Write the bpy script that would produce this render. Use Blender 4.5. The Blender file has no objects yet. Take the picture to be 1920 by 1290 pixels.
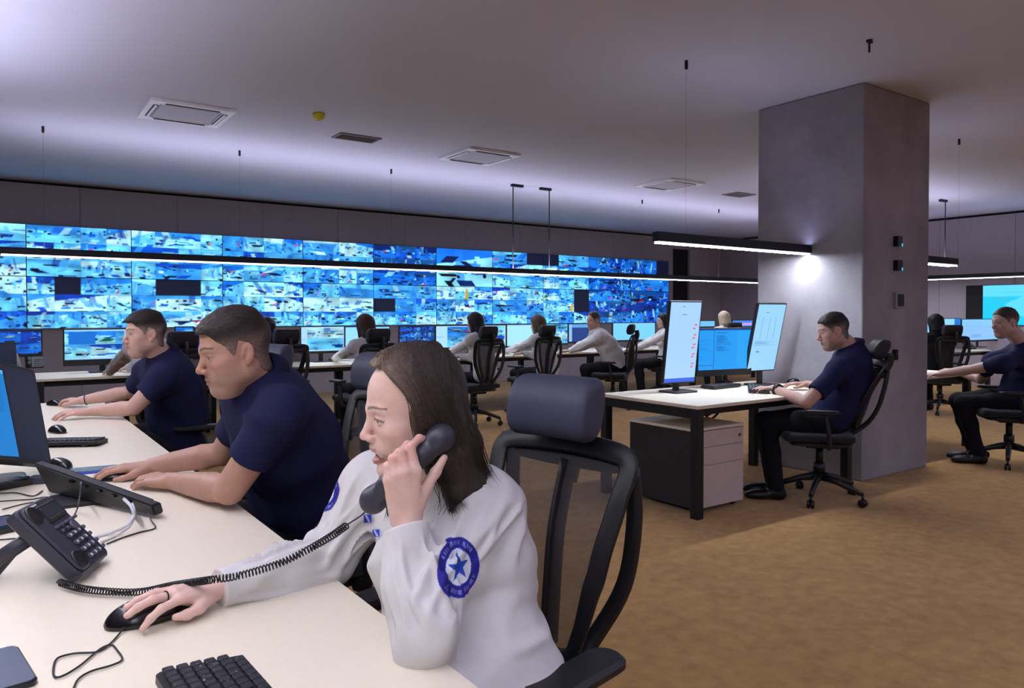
import bpy, bmesh, math, random
import numpy as np
from mathutils import Vector, Matrix, Euler
from mathutils.bvhtree import BVHTree
Q = 1.0           # mesh coarseness for the organic shapes (1 = final)
S = bpy.context.scene
COL = S.collection
F32 = np.float32
rnd = random.Random(7)
# ------------------------------------------------------------------ camera
CAM_H, FPX, YAW, PITCH, SHY = 1.30, 1395.0, math.radians(35.2), math.radians(1.0), -33.2
cam = bpy.data.cameras.new('camera'); camo = bpy.data.objects.new('camera', cam); COL.objects.link(camo)
camo.location = (0, 0, CAM_H); camo.rotation_euler = (math.pi/2 - PITCH, 0, -YAW)
cam.sensor_fit = 'HORIZONTAL'; cam.sensor_width = 36; cam.lens = FPX/1920*36; cam.shift_y = SHY/1920; cam.clip_start = .05; cam.clip_end = 100
S.camera = camo
CR = Euler((math.pi/2 - PITCH, 0, -YAW)).to_matrix()
CP = Vector((0, 0, CAM_H))
def ray(px, py): return CR @ Vector(((px-960)/FPX, -(py-(645+SHY))/FPX, -1))
def at_z(px, py, z):
    d = ray(px, py); return CP + d*((z-CAM_H)/d.z)
def at_y(px, py, y):
    d = ray(px, py); return CP + d*(y/d.y)
def at_x(px, py, x):
    d = ray(px, py); return CP + d*(x/d.x)
def at_d(px, py, dep): return CP + ray(px, py)*dep
def proj(p):
    q = CR.transposed() @ (Vector(p)-CP); return (960+FPX*q.x/-q.z, 645+SHY-FPX*q.y/-q.z, -q.z)
V = Vector
# ------------------------------------------------------------------ materials
def nodes(name):
    m = bpy.data.materials.new(name); m.use_nodes = True
    nt = m.node_tree; return m, nt, nt.nodes, nt.links, nt.nodes['Principled BSDF']
def lin(c):
    return tuple((x/12.92 if x <= .04045 else ((x+.055)/1.055)**2.4) for x in c)
def rgb(r, g, b): return lin((r/255, g/255, b/255))
def mat(name, col, rough=.5, metal=0, nscale=30, namt=.08, bump=0, bscale=None, spec=.5, coat=0, sheen=0, stretch=None):
    m, nt, N, L, b = nodes(name)
    tc = N.new('ShaderNodeTexCoord'); mp = N.new('ShaderNodeMapping'); L.new(tc.outputs['Object'], mp.inputs['Vector'])
    if stretch: mp.inputs['Scale'].default_value = stretch
    nz = N.new('ShaderNodeTexNoise'); nz.inputs['Scale'].default_value = nscale; nz.inputs['Detail'].default_value = 4
    L.new(mp.outputs['Vector'], nz.inputs['Vector'])
    rp = N.new('ShaderNodeValToRGB'); L.new(nz.outputs['Fac'], rp.inputs['Fac'])
    rp.color_ramp.elements[0].position = .3; rp.color_ramp.elements[1].position = .7
    rp.color_ramp.elements[0].color = tuple(c*(1-namt) for c in col)+(1,)
    rp.color_ramp.elements[1].color = tuple(min(1, c*(1+namt)) for c in col)+(1,)
    L.new(rp.outputs['Color'], b.inputs['Base Color'])
    b.inputs['Roughness'].default_value = rough; b.inputs['Metallic'].default_value = metal
    b.inputs['Specular IOR Level'].default_value = spec; b.inputs['Coat Weight'].default_value = coat
    if sheen: b.inputs['Sheen Weight'].default_value = sheen
    if bump:
        n2 = N.new('ShaderNodeTexNoise'); n2.inputs['Scale'].default_value = bscale or nscale*8; n2.inputs['Detail'].default_value = 3
        L.new(mp.outputs['Vector'], n2.inputs['Vector'])
        bp = N.new('ShaderNodeBump'); bp.inputs['Strength'].default_value = bump; bp.inputs['Distance'].default_value = .002
        L.new(n2.outputs['Fac'], bp.inputs['Height']); L.new(bp.outputs['Normal'], b.inputs['Normal'])
    return m
def vcol_mat(name, rough=.5, spec=.4, sss=0, bump=0, bscale=300, stretch=(1,1,1), namt=.06, nscale=60, sheen=0):
    m, nt, N, L, b = nodes(name)
    a = N.new('ShaderNodeVertexColor'); a.layer_name = 'col'
    tc = N.new('ShaderNodeTexCoord'); mp = N.new('ShaderNodeMapping'); mp.inputs['Scale'].default_value = stretch
    L.new(tc.outputs['Object'], mp.inputs['Vector'])
    nz = N.new('ShaderNodeTexNoise'); nz.inputs['Scale'].default_value = nscale; nz.inputs['Detail'].default_value = 4
    L.new(mp.outputs['Vector'], nz.inputs['Vector'])
    mr = N.new('ShaderNodeMapRange'); mr.inputs['From Min'].default_value = .3; mr.inputs['From Max'].default_value = .7
    mr.inputs['To Min'].default_value = 1-namt; mr.inputs['To Max'].default_value = 1+namt
    L.new(nz.outputs['Fac'], mr.inputs['Value'])
    mx = N.new('ShaderNodeVectorMath'); mx.operation = 'SCALE'
    L.new(a.outputs['Color'], mx.inputs[0]); L.new(mr.outputs['Result'], mx.inputs['Scale'])
    L.new(mx.outputs['Vector'], b.inputs['Base Color'])
    b.inputs['Roughness'].default_value = rough; b.inputs['Specular IOR Level'].default_value = spec
    if sheen: b.inputs['Sheen Weight'].default_value = sheen
    if sss:
        b.inputs['Subsurface Weight'].default_value = sss; b.inputs['Subsurface Radius'].default_value = (.010, .004, .002); b.inputs['Subsurface Scale'].default_value = .6
    if bump:
        n2 = N.new('ShaderNodeTexNoise'); n2.inputs['Scale'].default_value = bscale; n2.inputs['Detail'].default_value = 3
        L.new(mp.outputs['Vector'], n2.inputs['Vector'])
        bp = N.new('ShaderNodeBump'); bp.inputs['Strength'].default_value = bump; bp.inputs['Distance'].default_value = .002
        L.new(n2.outputs['Fac'], bp.inputs['Height']); L.new(bp.outputs['Normal'], b.inputs['Normal'])
    return m
def emit(name, col, strength):
    m, nt, N, L, b = nodes(name)
    b.inputs['Base Color'].default_value = tuple(min(1, c) for c in col)+(1,); b.inputs['Emission Color'].default_value = tuple(col)+(1,); b.inputs['Emission Strength'].default_value = strength
    b.inputs['Roughness'].default_value = .6
    return m
def screen_mat(name, strength, rough=.25):
    m, nt, N, L, b = nodes(name)
    a = N.new('ShaderNodeVertexColor'); a.layer_name = 'col'
    b.inputs['Base Color'].default_value = (.004, .005, .008, 1)
    b.inputs['Roughness'].default_value = rough
    L.new(a.outputs['Color'], b.inputs['Emission Color']); b.inputs['Emission Strength'].default_value = strength
    return m
# ------------------------------------------------------------------ objects
def tag(o, label=None, cat=None, group=None, kind=None):
    if label: o['label'] = label
    if cat: o['category'] = cat
    if group: o['group'] = group
    if kind: o['kind'] = kind
    return o
def empty(name, loc=(0, 0, 0), rz=0, label=None, cat=None, group=None):
    o = bpy.data.objects.new(name, None); COL.objects.link(o); o.location = loc; o.rotation_euler = (0, 0, rz); o.empty_display_size = .05
    return tag(o, label, cat, group)
def link(name, me, m=None, parent=None, loc=None, rot=None, kind=None):
    o = bpy.data.objects.new(name, me); COL.objects.link(o)
    if m is not None and len(me.materials) == 0:
        for x in (m if isinstance(m, (list, tuple)) else [m]): me.materials.append(x)
    if parent: o.parent = parent
    if loc is not None: o.location = loc
    if rot is not None: o.rotation_euler = rot
    if kind: o['kind'] = kind
    return o
def copy_tree(o, parent=None):
    c = o.copy(); COL.objects.link(c)
    if parent: c.parent = parent
    for ch in list(o.children): copy_tree(ch, c)
    return c
def np_mesh(name, v, faces, smooth=True, col=None):
    """v (N,3); faces (M,4) or (M,3)"""
    me = bpy.data.meshes.new(name); n = len(v); k = faces.shape[1]; mcount = len(faces)
    me.vertices.add(n); me.vertices.foreach_set('co', np.ascontiguousarray(v, dtype=F32).ravel())
    me.loops.add(mcount*k); me.loops.foreach_set('vertex_index', np.ascontiguousarray(faces, dtype=np.int32).ravel())
    me.polygons.add(mcount); me.polygons.foreach_set('loop_start', np.arange(0, mcount*k, k, dtype=np.int32))
    me.polygons.foreach_set('loop_total', np.full(mcount, k, dtype=np.int32))
    me.update(calc_edges=True); me.validate()
    if smooth: me.polygons.foreach_set('use_smooth', np.ones(len(me.polygons), dtype=bool))
    if col is not None:
        a = me.color_attributes.new('col', 'FLOAT_COLOR', 'POINT')
        c = np.ones((n, 4), dtype=F32); c[:, :3] = col; a.data.foreach_set('color', c.ravel())
    return me
class MB:
    """collects shapes into one mesh"""
    def __init__(s): s.bm = bmesh.new()
    def _xf(s, vs, M):
        for v in vs: v.co = M @ v.co
    def box(s, c, d, rot=None, bev=0, seg=2):
        r = bmesh.ops.create_cube(s.bm, size=1); vs = r['verts']
        for v in vs: v.co = Vector((v.co.x*d[0], v.co.y*d[1], v.co.z*d[2]))
        if bev:
            es = list({e for v in vs for e in v.link_edges})
            o = bmesh.ops.bevel(s.bm, geom=es, offset=min(bev, min(d)*.49), segments=seg, affect='EDGES', profile=.5)
            vs = list({v for f in o['faces'] for v in f.verts} | {v for v in vs if v.is_valid})
        M = Matrix.Translation(Vector(c))
        if rot is not None: M = M @ (rot.to_4x4() if isinstance(rot, Matrix) else Euler(rot).to_matrix().to_4x4())
        s._xf(vs, M); return s
    def rbox(s, c, d, r, axis=2, rot=None, bev=.002, n=6):
        """box with rounded corners seen along an axis"""
        ax = [i for i in range(3) if i != axis]; a, b = d[ax[0]]/2, d[ax[1]]/2; h = d[axis]/2; r = min(r, a, b)
        pts = []
        for (sx, sy, a0) in ((1, 1, 0), (-1, 1, 90), (-1, -1, 180), (1, -1, 270)):
            for i in range(n+1):
                t = math.radians(a0+90*i/n); pts.append((sx*(a-r)+r*math.cos(t), sy*(b-r)+r*math.sin(t)))
        prof = [(-h, bev), (-h+bev, 0), (h-bev, 0), (h, bev)]
        rings = []
        M = Matrix.Translation(Vector(c))
        if rot is not None: M = M @ (rot.to_4x4() if isinstance(rot, Matrix) else Euler(rot).to_matrix().to_4x4())
        for (z, ins) in prof:
            ring = []
            for (x, y) in pts:
                co = [0, 0, 0]; co[ax[0]] = x*(1-ins/max(a, 1e-6)); co[ax[1]] = y*(1-ins/max(b, 1e-6)); co[axis] = z
                ring.append(s.bm.verts.new(M @ Vector(co)))
            rings.append(ring)
        flip = (axis == 1)
        def F(vs): s.bm.faces.new(vs[::-1] if flip else vs)
        for A, B in zip(rings, rings[1:]):
            for i in range(len(A)):
                j = (i+1) % len(A); F([A[i], A[j], B[j], B[i]])
        F(rings[-1]); F(rings[0][::-1])
        return s
    def tube(s, pts, r, n=8, cap=True, closed=False, flat=None):
        """swept tube along points; r scalar or list; flat=(a,b) elliptical with up=z"""
        pts = [Vector(p) for p in pts]; m = len(pts); rs = r if isinstance(r, (list, tuple)) else [r]*m
        rings = []; up = None
        for i, p in enumerate(pts):
            if closed: t = pts[(i+1) % m]-pts[i-1]
            else: t = pts[min(i+1, m-1)]-pts[max(i-1, 0)]
            t.normalize()
            if up is None:
                up = Vector((0, 0, 1)) if abs(t.z) < .9 else Vector((1, 0, 0))
            x = t.cross(up)
            if x.length < 1e-5: x = t.orthogonal()
            x.normalize(); y = x.cross(t).normalized()
            up = y
            fa, fb = flat if flat else (1, 1)
            rings.append([s.bm.verts.new(p + rs[i]*(fa*math.cos(2*math.pi*k/n)*x + fb*math.sin(2*math.pi*k/n)*y)) for k in range(n)])
        q = list(zip(rings, rings[1:])) + ([(rings[-1], rings[0])] if closed else [])
        for A, B in q:
            for k in range(n):
                l = (k+1) % n; s.bm.faces.new((A[k], B[k], B[l], A[l])).smooth = True
        if cap and not closed:
            s.bm.faces.new(rings[0]); s.bm.faces.new(rings[-1][::-1])
        return s
    def cyl(s, c, r, h, axis=2, n=24, r2=None, rot=None, bev=0):
        r2 = r if r2 is None else r2
        lat = [(-h/2, r-bev)] + ([(-h/2+bev, r)] if bev else []) + ([(h/2-bev, r2)] if bev else []) + [(h/2, r2-bev)]
        return s.lathe(c, lat, axis, n, rot)
    def lathe(s, c, prof, axis=2, n=24, rot=None):
        """prof: list of (height, radius)"""
        M = Matrix.Translation(Vector(c))
        if rot is not None: M = M @ (rot.to_4x4() if isinstance(rot, Matrix) else Euler(rot).to_matrix().to_4x4())
        if axis == 0: M = M @ Matrix.Rotation(math.pi/2, 4, 'Y')
        if axis == 1: M = M @ Matrix.Rotation(-math.pi/2, 4, 'X')
        rings = []
        for z, r in prof:
            rings.append([s.bm.verts.new(M @ Vector((max(r, 1e-4)*math.cos(2*math.pi*k/n), max(r, 1e-4)*math.sin(2*math.pi*k/n), z))) for k in range(n)])
        for A, B in zip(rings, rings[1:]):
            for k in range(n):
                l = (k+1) % n; s.bm.faces.new((A[k], A[l], B[l], B[k])).smooth = True
        s.bm.faces.new(rings[-1]); s.bm.faces.new(rings[0][::-1])
        return s
    def ell(s, c, r, n=24, rot=None):
        v = bmesh.ops.create_uvsphere(s.bm, u_segments=n, v_segments=n//2+2, radius=1)['verts']
        M = Matrix.Translation(Vector(c))
        if rot is not None: M = M @ (rot.to_4x4() if isinstance(rot, Matrix) else Euler(rot).to_matrix().to_4x4())
        M = M @ Matrix.Diagonal((r[0], r[1], r[2], 1)); s._xf(v, M)
        for f in {f for x in v for f in x.link_faces}: f.smooth = True
        return s
    def quad(s, a, b, c, d):
        s.bm.faces.new([s.bm.verts.new(Vector(p)) for p in (a, b, c, d)]); return s
    def poly(s, pts, h, M=None):
        """extruded polygon (xy points), thickness h upward"""
        M = M or Matrix.Identity(4)
        A = [s.bm.verts.new(M @ Vector((x, y, 0))) for x, y in pts]; B = [s.bm.verts.new(M @ Vector((x, y, h))) for x, y in pts]
        n = len(A)
        for i in range(n): s.bm.faces.new((A[i], A[(i+1) % n], B[(i+1) % n], B[i]))
        s.bm.faces.new(B); s.bm.faces.new(A[::-1]); return s
    def mesh(s, name, smooth=None):
        me = bpy.data.meshes.new(name); s.bm.normal_update(); bmesh.ops.recalc_face_normals(s.bm, faces=s.bm.faces[:])
        s.bm.to_mesh(me); s.bm.free()
        if smooth is not None:
            me.polygons.foreach_set('use_smooth', np.full(len(me.polygons), smooth, dtype=bool))
        return me
    def build(s, name, m, parent=None, loc=None, rot=None, smooth=None, kind=None):
        return link(name, s.mesh(name, smooth), m, parent, loc, rot, kind)
def smooth_by_angle(me, deg=40):
    me.polygons.foreach_set('use_smooth', np.ones(len(me.polygons), dtype=bool)); me.set_sharp_from_angle(angle=math.radians(deg)); return me
# ------------------------------------------------------------------ implicit surfaces
def smoothstep(x, a, b):
    t = np.clip((x-a)/(b-a), 0, 1); return t*t*(3-2*t)
_perm = np.random.RandomState(3).rand(4096).astype(F32)
def noise3(p, seed=0):
    """value noise, about -1..1"""
    q = np.floor(p).astype(np.int64); f = (p-q).astype(F32); f = f*f*(3-2*f)
    out = np.zeros(len(p), F32)
    for dx in (0, 1):
        wx = f[:, 0] if dx else 1-f[:, 0]
        for dy in (0, 1):
            wy = f[:, 1] if dy else 1-f[:, 1]
            for dz in (0, 1):
                wz = f[:, 2] if dz else 1-f[:, 2]
                h = ((q[:, 0]+dx)*73856093 ^ (q[:, 1]+dy)*19349663 ^ (q[:, 2]+dz)*83492791 ^ (seed*2654435)) & 4095
                out += wx*wy*wz*_perm[h]
    return out*2-1
class Frame:
    """local frame: columns of R are the local axes in the world, origin c, scale s"""
    def __init__(s, c, R, sc=1.0):
        s.c = np.array(c, F32); s.R = np.array(R, F32).reshape(3, 3); s.s = sc
    def loc(s, P): return ((P-s.c) @ s.R)/s.s
    def world(s, p): return s.c + s.s*(np.asarray(p, F32) @ s.R.T)
def frame_from(c, fwd, up, sc=1.0):
    """x = right-hand side such that x cross y = z, y = fwd, z ~ up"""
    y = Vector(fwd).normalized(); z = Vector(up); z = (z - y*z.dot(y)).normalized(); x = y.cross(z)
    return Frame(c, [[x[i], y[i], z[i]] for i in range(3)], sc)
class SDF:
    def __init__(s): s.ops = []
    def add(s, mode, fn, lo, hi, k=0.0, fr=None):
        lo = np.array(lo, F32); hi = np.array(hi, F32)
        if fr is not None:
            cs = np.array([[(lo, hi)[i][0], (lo, hi)[j][1], (lo, hi)[l][2]] for i in (0, 1) for j in (0, 1) for l in (0, 1)])
            w = fr.world(cs); lo, hi = w.min(0), w.max(0); k_w = k*fr.s
        else: k_w = k
        s.ops.append((mode, fn, lo-2.5*k_w, hi+2.5*k_w, k_w, fr)); return s
    def seg(s, a, b, ra, rb=None, k=.01, mode='u', fr=None):
        a = np.array(a, F32); b = np.array(b, F32); rb = ra if rb is None else rb; ba = b-a; l2 = max(float(ba @ ba), 1e-9)
        def fn(P):
            t = np.clip(((P-a) @ ba)/l2, 0, 1); d = P-a-t[:, None]*ba
            return np.sqrt((d*d).sum(1)) - (ra+t*(rb-ra))
        r = max(ra, rb); return s.add(mode, fn, np.minimum(a, b)-r, np.maximum(a, b)+r, k, fr)
    def chain(s, pts, rs, k=.01, mode='u', fr=None):
        for i in range(len(pts)-1): s.seg(pts[i], pts[i+1], rs[i], rs[i+1], k, mode, fr)
        return s
    def eseg(s, a, b, wa, wb, side, k=.01, mode='u', fr=None):
        """elliptical segment: wa=(half width along side, half depth)"""
        a = np.array(a, F32); b = np.array(b, F32); ba = b-a; l2 = max(float(ba @ ba), 1e-9); ax = ba/math.sqrt(l2)
        sd = np.array(side, F32); sd = sd-ax*(sd @ ax); sd /= np.linalg.norm(sd); dp = np.cross(ax, sd).astype(F32)
        def fn(P):
            q = P-a; t = np.clip((q @ ba)/l2, 0, 1); A = wa[0]+t*(wb[0]-wa[0]); B = wa[1]+t*(wb[1]-wa[1])
            d = q-t[:, None]*ba; u = d @ sd; v = d @ dp; w = d @ ax; m = np.minimum(A, B)
            k0 = np.sqrt((u/A)**2+(v/B)**2+(w/m)**2); k1 = np.sqrt((u/A**2)**2+(v/B**2)**2+(w/m**2)**2)+1e-9
            return k0*(k0-1)/k1
        r = max(wa+wb); return s.add(mode, fn, np.minimum(a, b)-r, np.maximum(a, b)+r, k, fr)
    def ell(s, c, r, k=.01, mode='u', rot=None, fr=None):
        c = np.array(c, F32); r = np.array(r, F32); R = np.array(rot, F32).reshape(3, 3) if rot is not None else None; m = float(r.max())
        def fn(P):
            q = P-c
            if R is not None: q = q @ R
            k0 = np.sqrt(((q/r)**2).sum(1)); k1 = np.sqrt(((q/(r*r))**2).sum(1))+1e-9
            return k0*(k0-1)/k1
        e = r if R is None else np.full(3, m)
        return s.add(mode, fn, c-e, c+e, k, fr)
    def box(s, c, h, rad=.002, k=.004, mode='u', fr=None):
        c = np.array(c, F32); h = np.array(h, F32)-rad
        def fn(P):
            q = np.abs(P-c)-h
            return np.sqrt((np.maximum(q, 0)**2).sum(1))+np.minimum(q.max(1), 0)-rad
        return s.add(mode, fn, c-h-rad, c+h+rad, k, fr)
    def cut(s, c, n, lo, hi, k=.004, fr=None):
        """removes the half space on the n side inside a box"""
        c = np.array(c, F32); n = np.array(n, F32); n = n/np.linalg.norm(n)
        return s.add('s', lambda P: -((P-c) @ n), lo, hi, k, fr)
    def cutcyl(s, c, n, R, depth, k=.003):
        """removes a cylinder of radius R that starts at c and runs along n"""
        c = np.array(c, F32); n = np.array(n, F32); n = n/np.linalg.norm(n)
        def fn(P):
            q = P-c; t = q @ n; d = q-t[:, None]*n; rr = np.sqrt((d*d).sum(1))
            return np.maximum(np.maximum(-t, t-depth), rr-R)
        e = c+n*depth; return s.add('s', fn, np.minimum(c, e)-R, np.maximum(c, e)+R, k)
    def disp(s, fn, lo, hi, fr=None): return s.add('d', fn, lo, hi, 0, fr)
    def bounds(s):
        u = [o for o in s.ops if o[0] == 'u']; return np.min([o[2] for o in u], 0), np.max([o[3] for o in u], 0)
    def ev(s, P, lo, hi):
        f = np.full(len(P), .2, F32); cache = {}
        for mode, fn, a, b, k, fr in s.ops:
            if (a > hi).any() or (b < lo).any(): continue
            if fr is not None:
                if id(fr) not in cache: cache[id(fr)] = fr.loc(P)
                p = cache[id(fr)]; sc = fr.s
            else: p = P; sc = 1
            if mode == 'd':
                sel = np.abs(f) < .04
                if sel.any(): f[sel] += sc*fn(p[sel])
                continue
            d = (fn(p)*sc).astype(F32)
            if mode == 'u':
                if k > 0:
                    h = np.maximum(k-np.abs(f-d), 0)/k; f = np.minimum(f, d)-h*h*k*.25
                else: f = np.minimum(f, d)
            elif mode == 's':
                d = -d
                if k > 0:
                    h = np.maximum(k-np.abs(f-d), 0)/k; f = np.maximum(f, d)+h*h*k*.25
                else: f = np.maximum(f, d)
            elif mode == 'i':
                if k > 0:
                    h = np.maximum(k-np.abs(f-d), 0)/k; f = np.maximum(f, d)+h*h*k*.25
                else: f = np.maximum(f, d)
        return f
    def mesh(s, vox, lo=None, hi=None, B=36, relax=1, whole=False):
        vox = vox*Q
        l, h = s.bounds(); lo = l-2*vox if lo is None else np.array(lo, F32); hi = h+2*vox if hi is None else np.array(hi, F32)
        n = np.ceil((hi-lo)/vox).astype(int)+1   # cells
        vid, vco, quads = [], [], []
        ub = [(o[2], o[3]) for o in s.ops if o[0] == 'u']
        def key(i, j, k): return (i.astype(np.int64)*(n[1]+3)+j)*(n[2]+3)+k
        for bx in range(0, n[0], B):
            for by in range(0, n[1], B):
                for bz in range(0, n[2], B):
                    c0 = np.array((bx, by, bz)); c1 = np.minimum(c0+B, n); g0 = c0-1
                    wl = lo+g0*vox; wh = lo+c1*vox
                    if not any((a <= wh).all() and (b >= wl).all() for a, b in ub): continue
                    m = c1-g0+1
                    ax = [lo[i]+(g0[i]+np.arange(m[i]))*vox for i in range(3)]
                    X, Y, Z = np.meshgrid(*ax, indexing='ij')
                    P = np.stack((X.ravel(), Y.ravel(), Z.ravel()), 1).astype(F32)
                    f = s.ev(P, wl, wh).reshape(m)
                    if f.min() > 0 or f.max() < 0: continue
                    ins = f < 0
                    c = [ins[i:m[0]-1+i, j:m[1]-1+j, k:m[2]-1+k] for i in (0, 1) for j in (0, 1) for k in (0, 1)]
                    cnt = sum(x.astype(np.int8) for x in c); act = (cnt > 0) & (cnt < 8)
                    ci, cj, ck = np.nonzero(act)
                    if len(ci) == 0: continue
                    acc = np.zeros((len(ci), 3), F32); num = np.zeros(len(ci), F32)
                    for axx in range(3):
                        o1, o2 = [q for q in range(3) if q != axx]
                        for p in (0, 1):
                            for q in (0, 1):
                                d0 = [0, 0, 0]; d0[o1] = p; d0[o2] = q; d1 = list(d0); d1[axx] = 1
                                fa = f[ci+d0[0], cj+d0[1], ck+d0[2]]; fb = f[ci+d1[0], cj+d1[1], ck+d1[2]]
                                cr = (fa < 0) != (fb < 0); t = np.where(cr, fa/np.where(cr, fa-fb, 1), 0)
                                pt = np.tile(np.array(d0, F32), (len(ci), 1)); pt[:, axx] = t
                                acc += pt*cr[:, None]; num += cr
                    pos = lo + (np.stack((ci, cj, ck), 1)+g0+acc/num[:, None])*vox
                    vid.append(key(ci+g0[0]+1, cj+g0[1]+1, ck+g0[2]+1)); vco.append(pos)
                    for axx in range(3):
                        o1, o2 = [(axx+1) % 3, (axx+2) % 3][0], [(axx+1) % 3, (axx+2) % 3][1]
                        sl0 = [slice(1, m[i]-1) for i in range(3)]
                        sl1 = list(sl0); sl1[axx] = slice(2, m[axx])
                        a = ins[tuple(sl0)]; b = ins[tuple(sl1)]
                        e = np.nonzero(a != b)
                        if len(e[0]) == 0: continue
                        idx = np.stack(e, 1)+1; out = a[e]
                        def cell(du, dv):
                            w = idx.copy(); w[:, o1] -= du; w[:, o2] -= dv; w += g0+1
                            return key(w[:, 0], w[:, 1], w[:, 2])
                        qd = np.stack((cell(0, 0), cell(1, 0), cell(1, 1), cell(0, 1)), 1)
                        qd[~out] = qd[~out][:, ::-1]
                        quads.append(qd)
        vid = np.concatenate(vid); vco = np.concatenate(vco); quads = np.concatenate(quads)
        u, first = np.unique(vid, return_index=True); v = vco[first]
        fi = np.clip(np.searchsorted(u, quads.ravel()), 0, len(u)-1).reshape(-1, 4); fi = fi[(u[fi] == quads).all(1)]
        fi = fi.astype(np.int32)
        if whole:                                             # keep the one largest connected piece
            ea = fi[:, [0, 1, 2, 3]].ravel(); eb = fi[:, [1, 2, 3, 0]].ravel(); lab = np.arange(len(v))
            while True:
                old = lab.copy(); m_ = np.minimum(lab[ea], lab[eb]); np.minimum.at(lab, ea, m_); np.minimum.at(lab, eb, m_); lab = lab[lab]; lab = lab[lab]
                if (lab == old).all(): break
            big = np.bincount(lab).argmax(); keep = lab == big; idx = np.cumsum(keep)-1
            fi = idx[fi[keep[fi[:, 0]]]].astype(np.int32); v = v[keep]
        for _ in range(relax):
            e = np.concatenate([fi[:, [0, 1]], fi[:, [1, 2]], fi[:, [2, 3]], fi[:, [3, 0]]])
            sm = np.zeros_like(v); ct = np.zeros(len(v), F32)
            for col in range(3): sm[:, col] = np.bincount(e[:, 0], v[e[:, 1], col], len(v))+np.bincount(e[:, 1], v[e[:, 0], col], len(v))
            ct = np.bincount(e[:, 0], minlength=len(v))+np.bincount(e[:, 1], minlength=len(v))
            v = v*.5+.5*(sm/np.maximum(ct, 1)[:, None]).astype(F32)
        return v, fi
# ------------------------------------------------------------------ people
SKIN = vcol_mat('skin', rough=.48, spec=.35, sss=.12, bump=.12, bscale=420, namt=.05, nscale=50)
HAIRM = vcol_mat('hair_strands', rough=.58, spec=.25, bump=.5, bscale=260, namt=.25, nscale=160)
EYEM = vcol_mat('eyeball', rough=.12, spec=.6, namt=0)
def head_ops(s, fr, p):
    """skin of a head; fr: local frame, origin between the eyes' height and the middle of the skull, +y face, +z up, metres for a 0.235 m head"""
    fem = p.get('fem', 0); jw = p.get('jaw', 1.0); op = p.get('open', 0); fat = p.get('fat', 0)
    s.ell((0, -.008, .034), (.0765, .096, .084), 0, fr=fr)
    s.ell((0, .022, -.028), (.062*jw+.004*fat, .064, .076), .03, fr=fr)
    for x in (1, -1):
        s.seg((x*.050*jw, -.004, -.058-.004*(1-fem)), (x*.015, .064, -.099-op), .021+.004*fat, .0175, .028, fr=fr)
        s.ell((x*.046, .048, -.026), (.022, .027, .019), .022, fr=fr)
        if fat: s.ell((x*.042, .035, -.06), (.022, .03, .028), .025, fr=fr)
    s.ell((0, .072-.002*fem, -.1-op), (.020-.003*fem, .0185, .0185), .016, fr=fr)
    if fat: s.ell((0, .035, -.112), (.035, .035, .02), .025, fr=fr)
    br = .0120-.003*fem
    for x in (1, -1): s.seg((x*.036, .072, .019), (x*.004, .082, .016), br, br, .014, fr=fr)
    for x in (1, -1): s.ell((x*.0335, .099, -.001), (.020, .0175, .0120), .014, 's', fr=fr)
    # nose
    nl = p.get('nose', 1.0)
    s.seg((0, .0825, .006), (0, .104*nl-.0*fem, -.032), .0078, .0098-.001*fem, .010, fr=fr)
    s.ell((0, .1065*nl, -.0365), (.0098-.001*fem, .0100, .0088), .007, fr=fr)
    for x in (1, -1):
        s.ell((x*.0125, .0955, -.041), (.0082-.001*fem, .0105, .0075), .006, fr=fr)
        s.ell((x*.0062, .1015, -.0495), (.0030, .005, .0030), .002, 's', fr=fr)
    # mouth
    s.ell((0, .076, -.066), (.030, .020, .020), .016, fr=fr)
    s.ell((0, .103, -.0895-op), (.020, .009, .0065), .008, 's', fr=fr)
    lp = .0006*fem
    s.chain([(-.0225, .0800, -.0690-op*.4), (-.007, .0915, -.0640), (0, .0920, -.0650), (.007, .0915, -.0640), (.0225, .0800, -.0690-op*.4)], [.0030, .0050+lp, .0048+lp, .0050+lp, .0030], .004, fr=fr)
    s.chain([(-.0215, .0790, -.0705-op*.5), (0, .0890, -.0765-op), (.0215, .0790, -.0705-op*.5)], [.0030, .0066+lp, .0030], .004, fr=fr)
    if op: s.ell((0, .088, -.0705-op*.5), (.0170, .022, .0022+op*.42), .003, 's', fr=fr)
    else: s.ell((0, .099, -.0702), (.0215, .007, .0010), .0025, 's', fr=fr)
    # lids then opening
    for x in (1, -1):
        s.ell((x*.0325, .0712, -.0015), (.0150, .0138, .0132), .004, fr=fr)
        s.ell((x*.0325, .0850, -.0024-.001*p.get('down', 0)), (.0124, .0120, .0040-.0012*p.get('down', 0)), .0015, 's', fr=fr)
    # ears
    for x in (1, -1):
        a = .35*x; R = Matrix.Rotation(.22, 3, 'X') @ Matrix.Rotation(a, 3, 'Z')
        R = np.array(R).reshape(3, 3)
        s.ell((x*.0775, -.014, -.010), (.0060, .0165, .0290), .006, rot=R, fr=fr)
        s.ell((x*.0755, -.008, -.034), (.0065, .0085, .0090), .006, fr=fr)
        s.ell((x*.0860, -.010, -.006), (.0095, .0100, .0180), .002, 's', rot=R, fr=fr)
        s.seg((x*.0800, -.020, .006), (x*.0800, -.019, -.020), .0022, .0020, .003, fr=fr)
        s.ell((x*.0800, .0025, -.012), (.004, .0045, .0065), .003, fr=fr)
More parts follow.
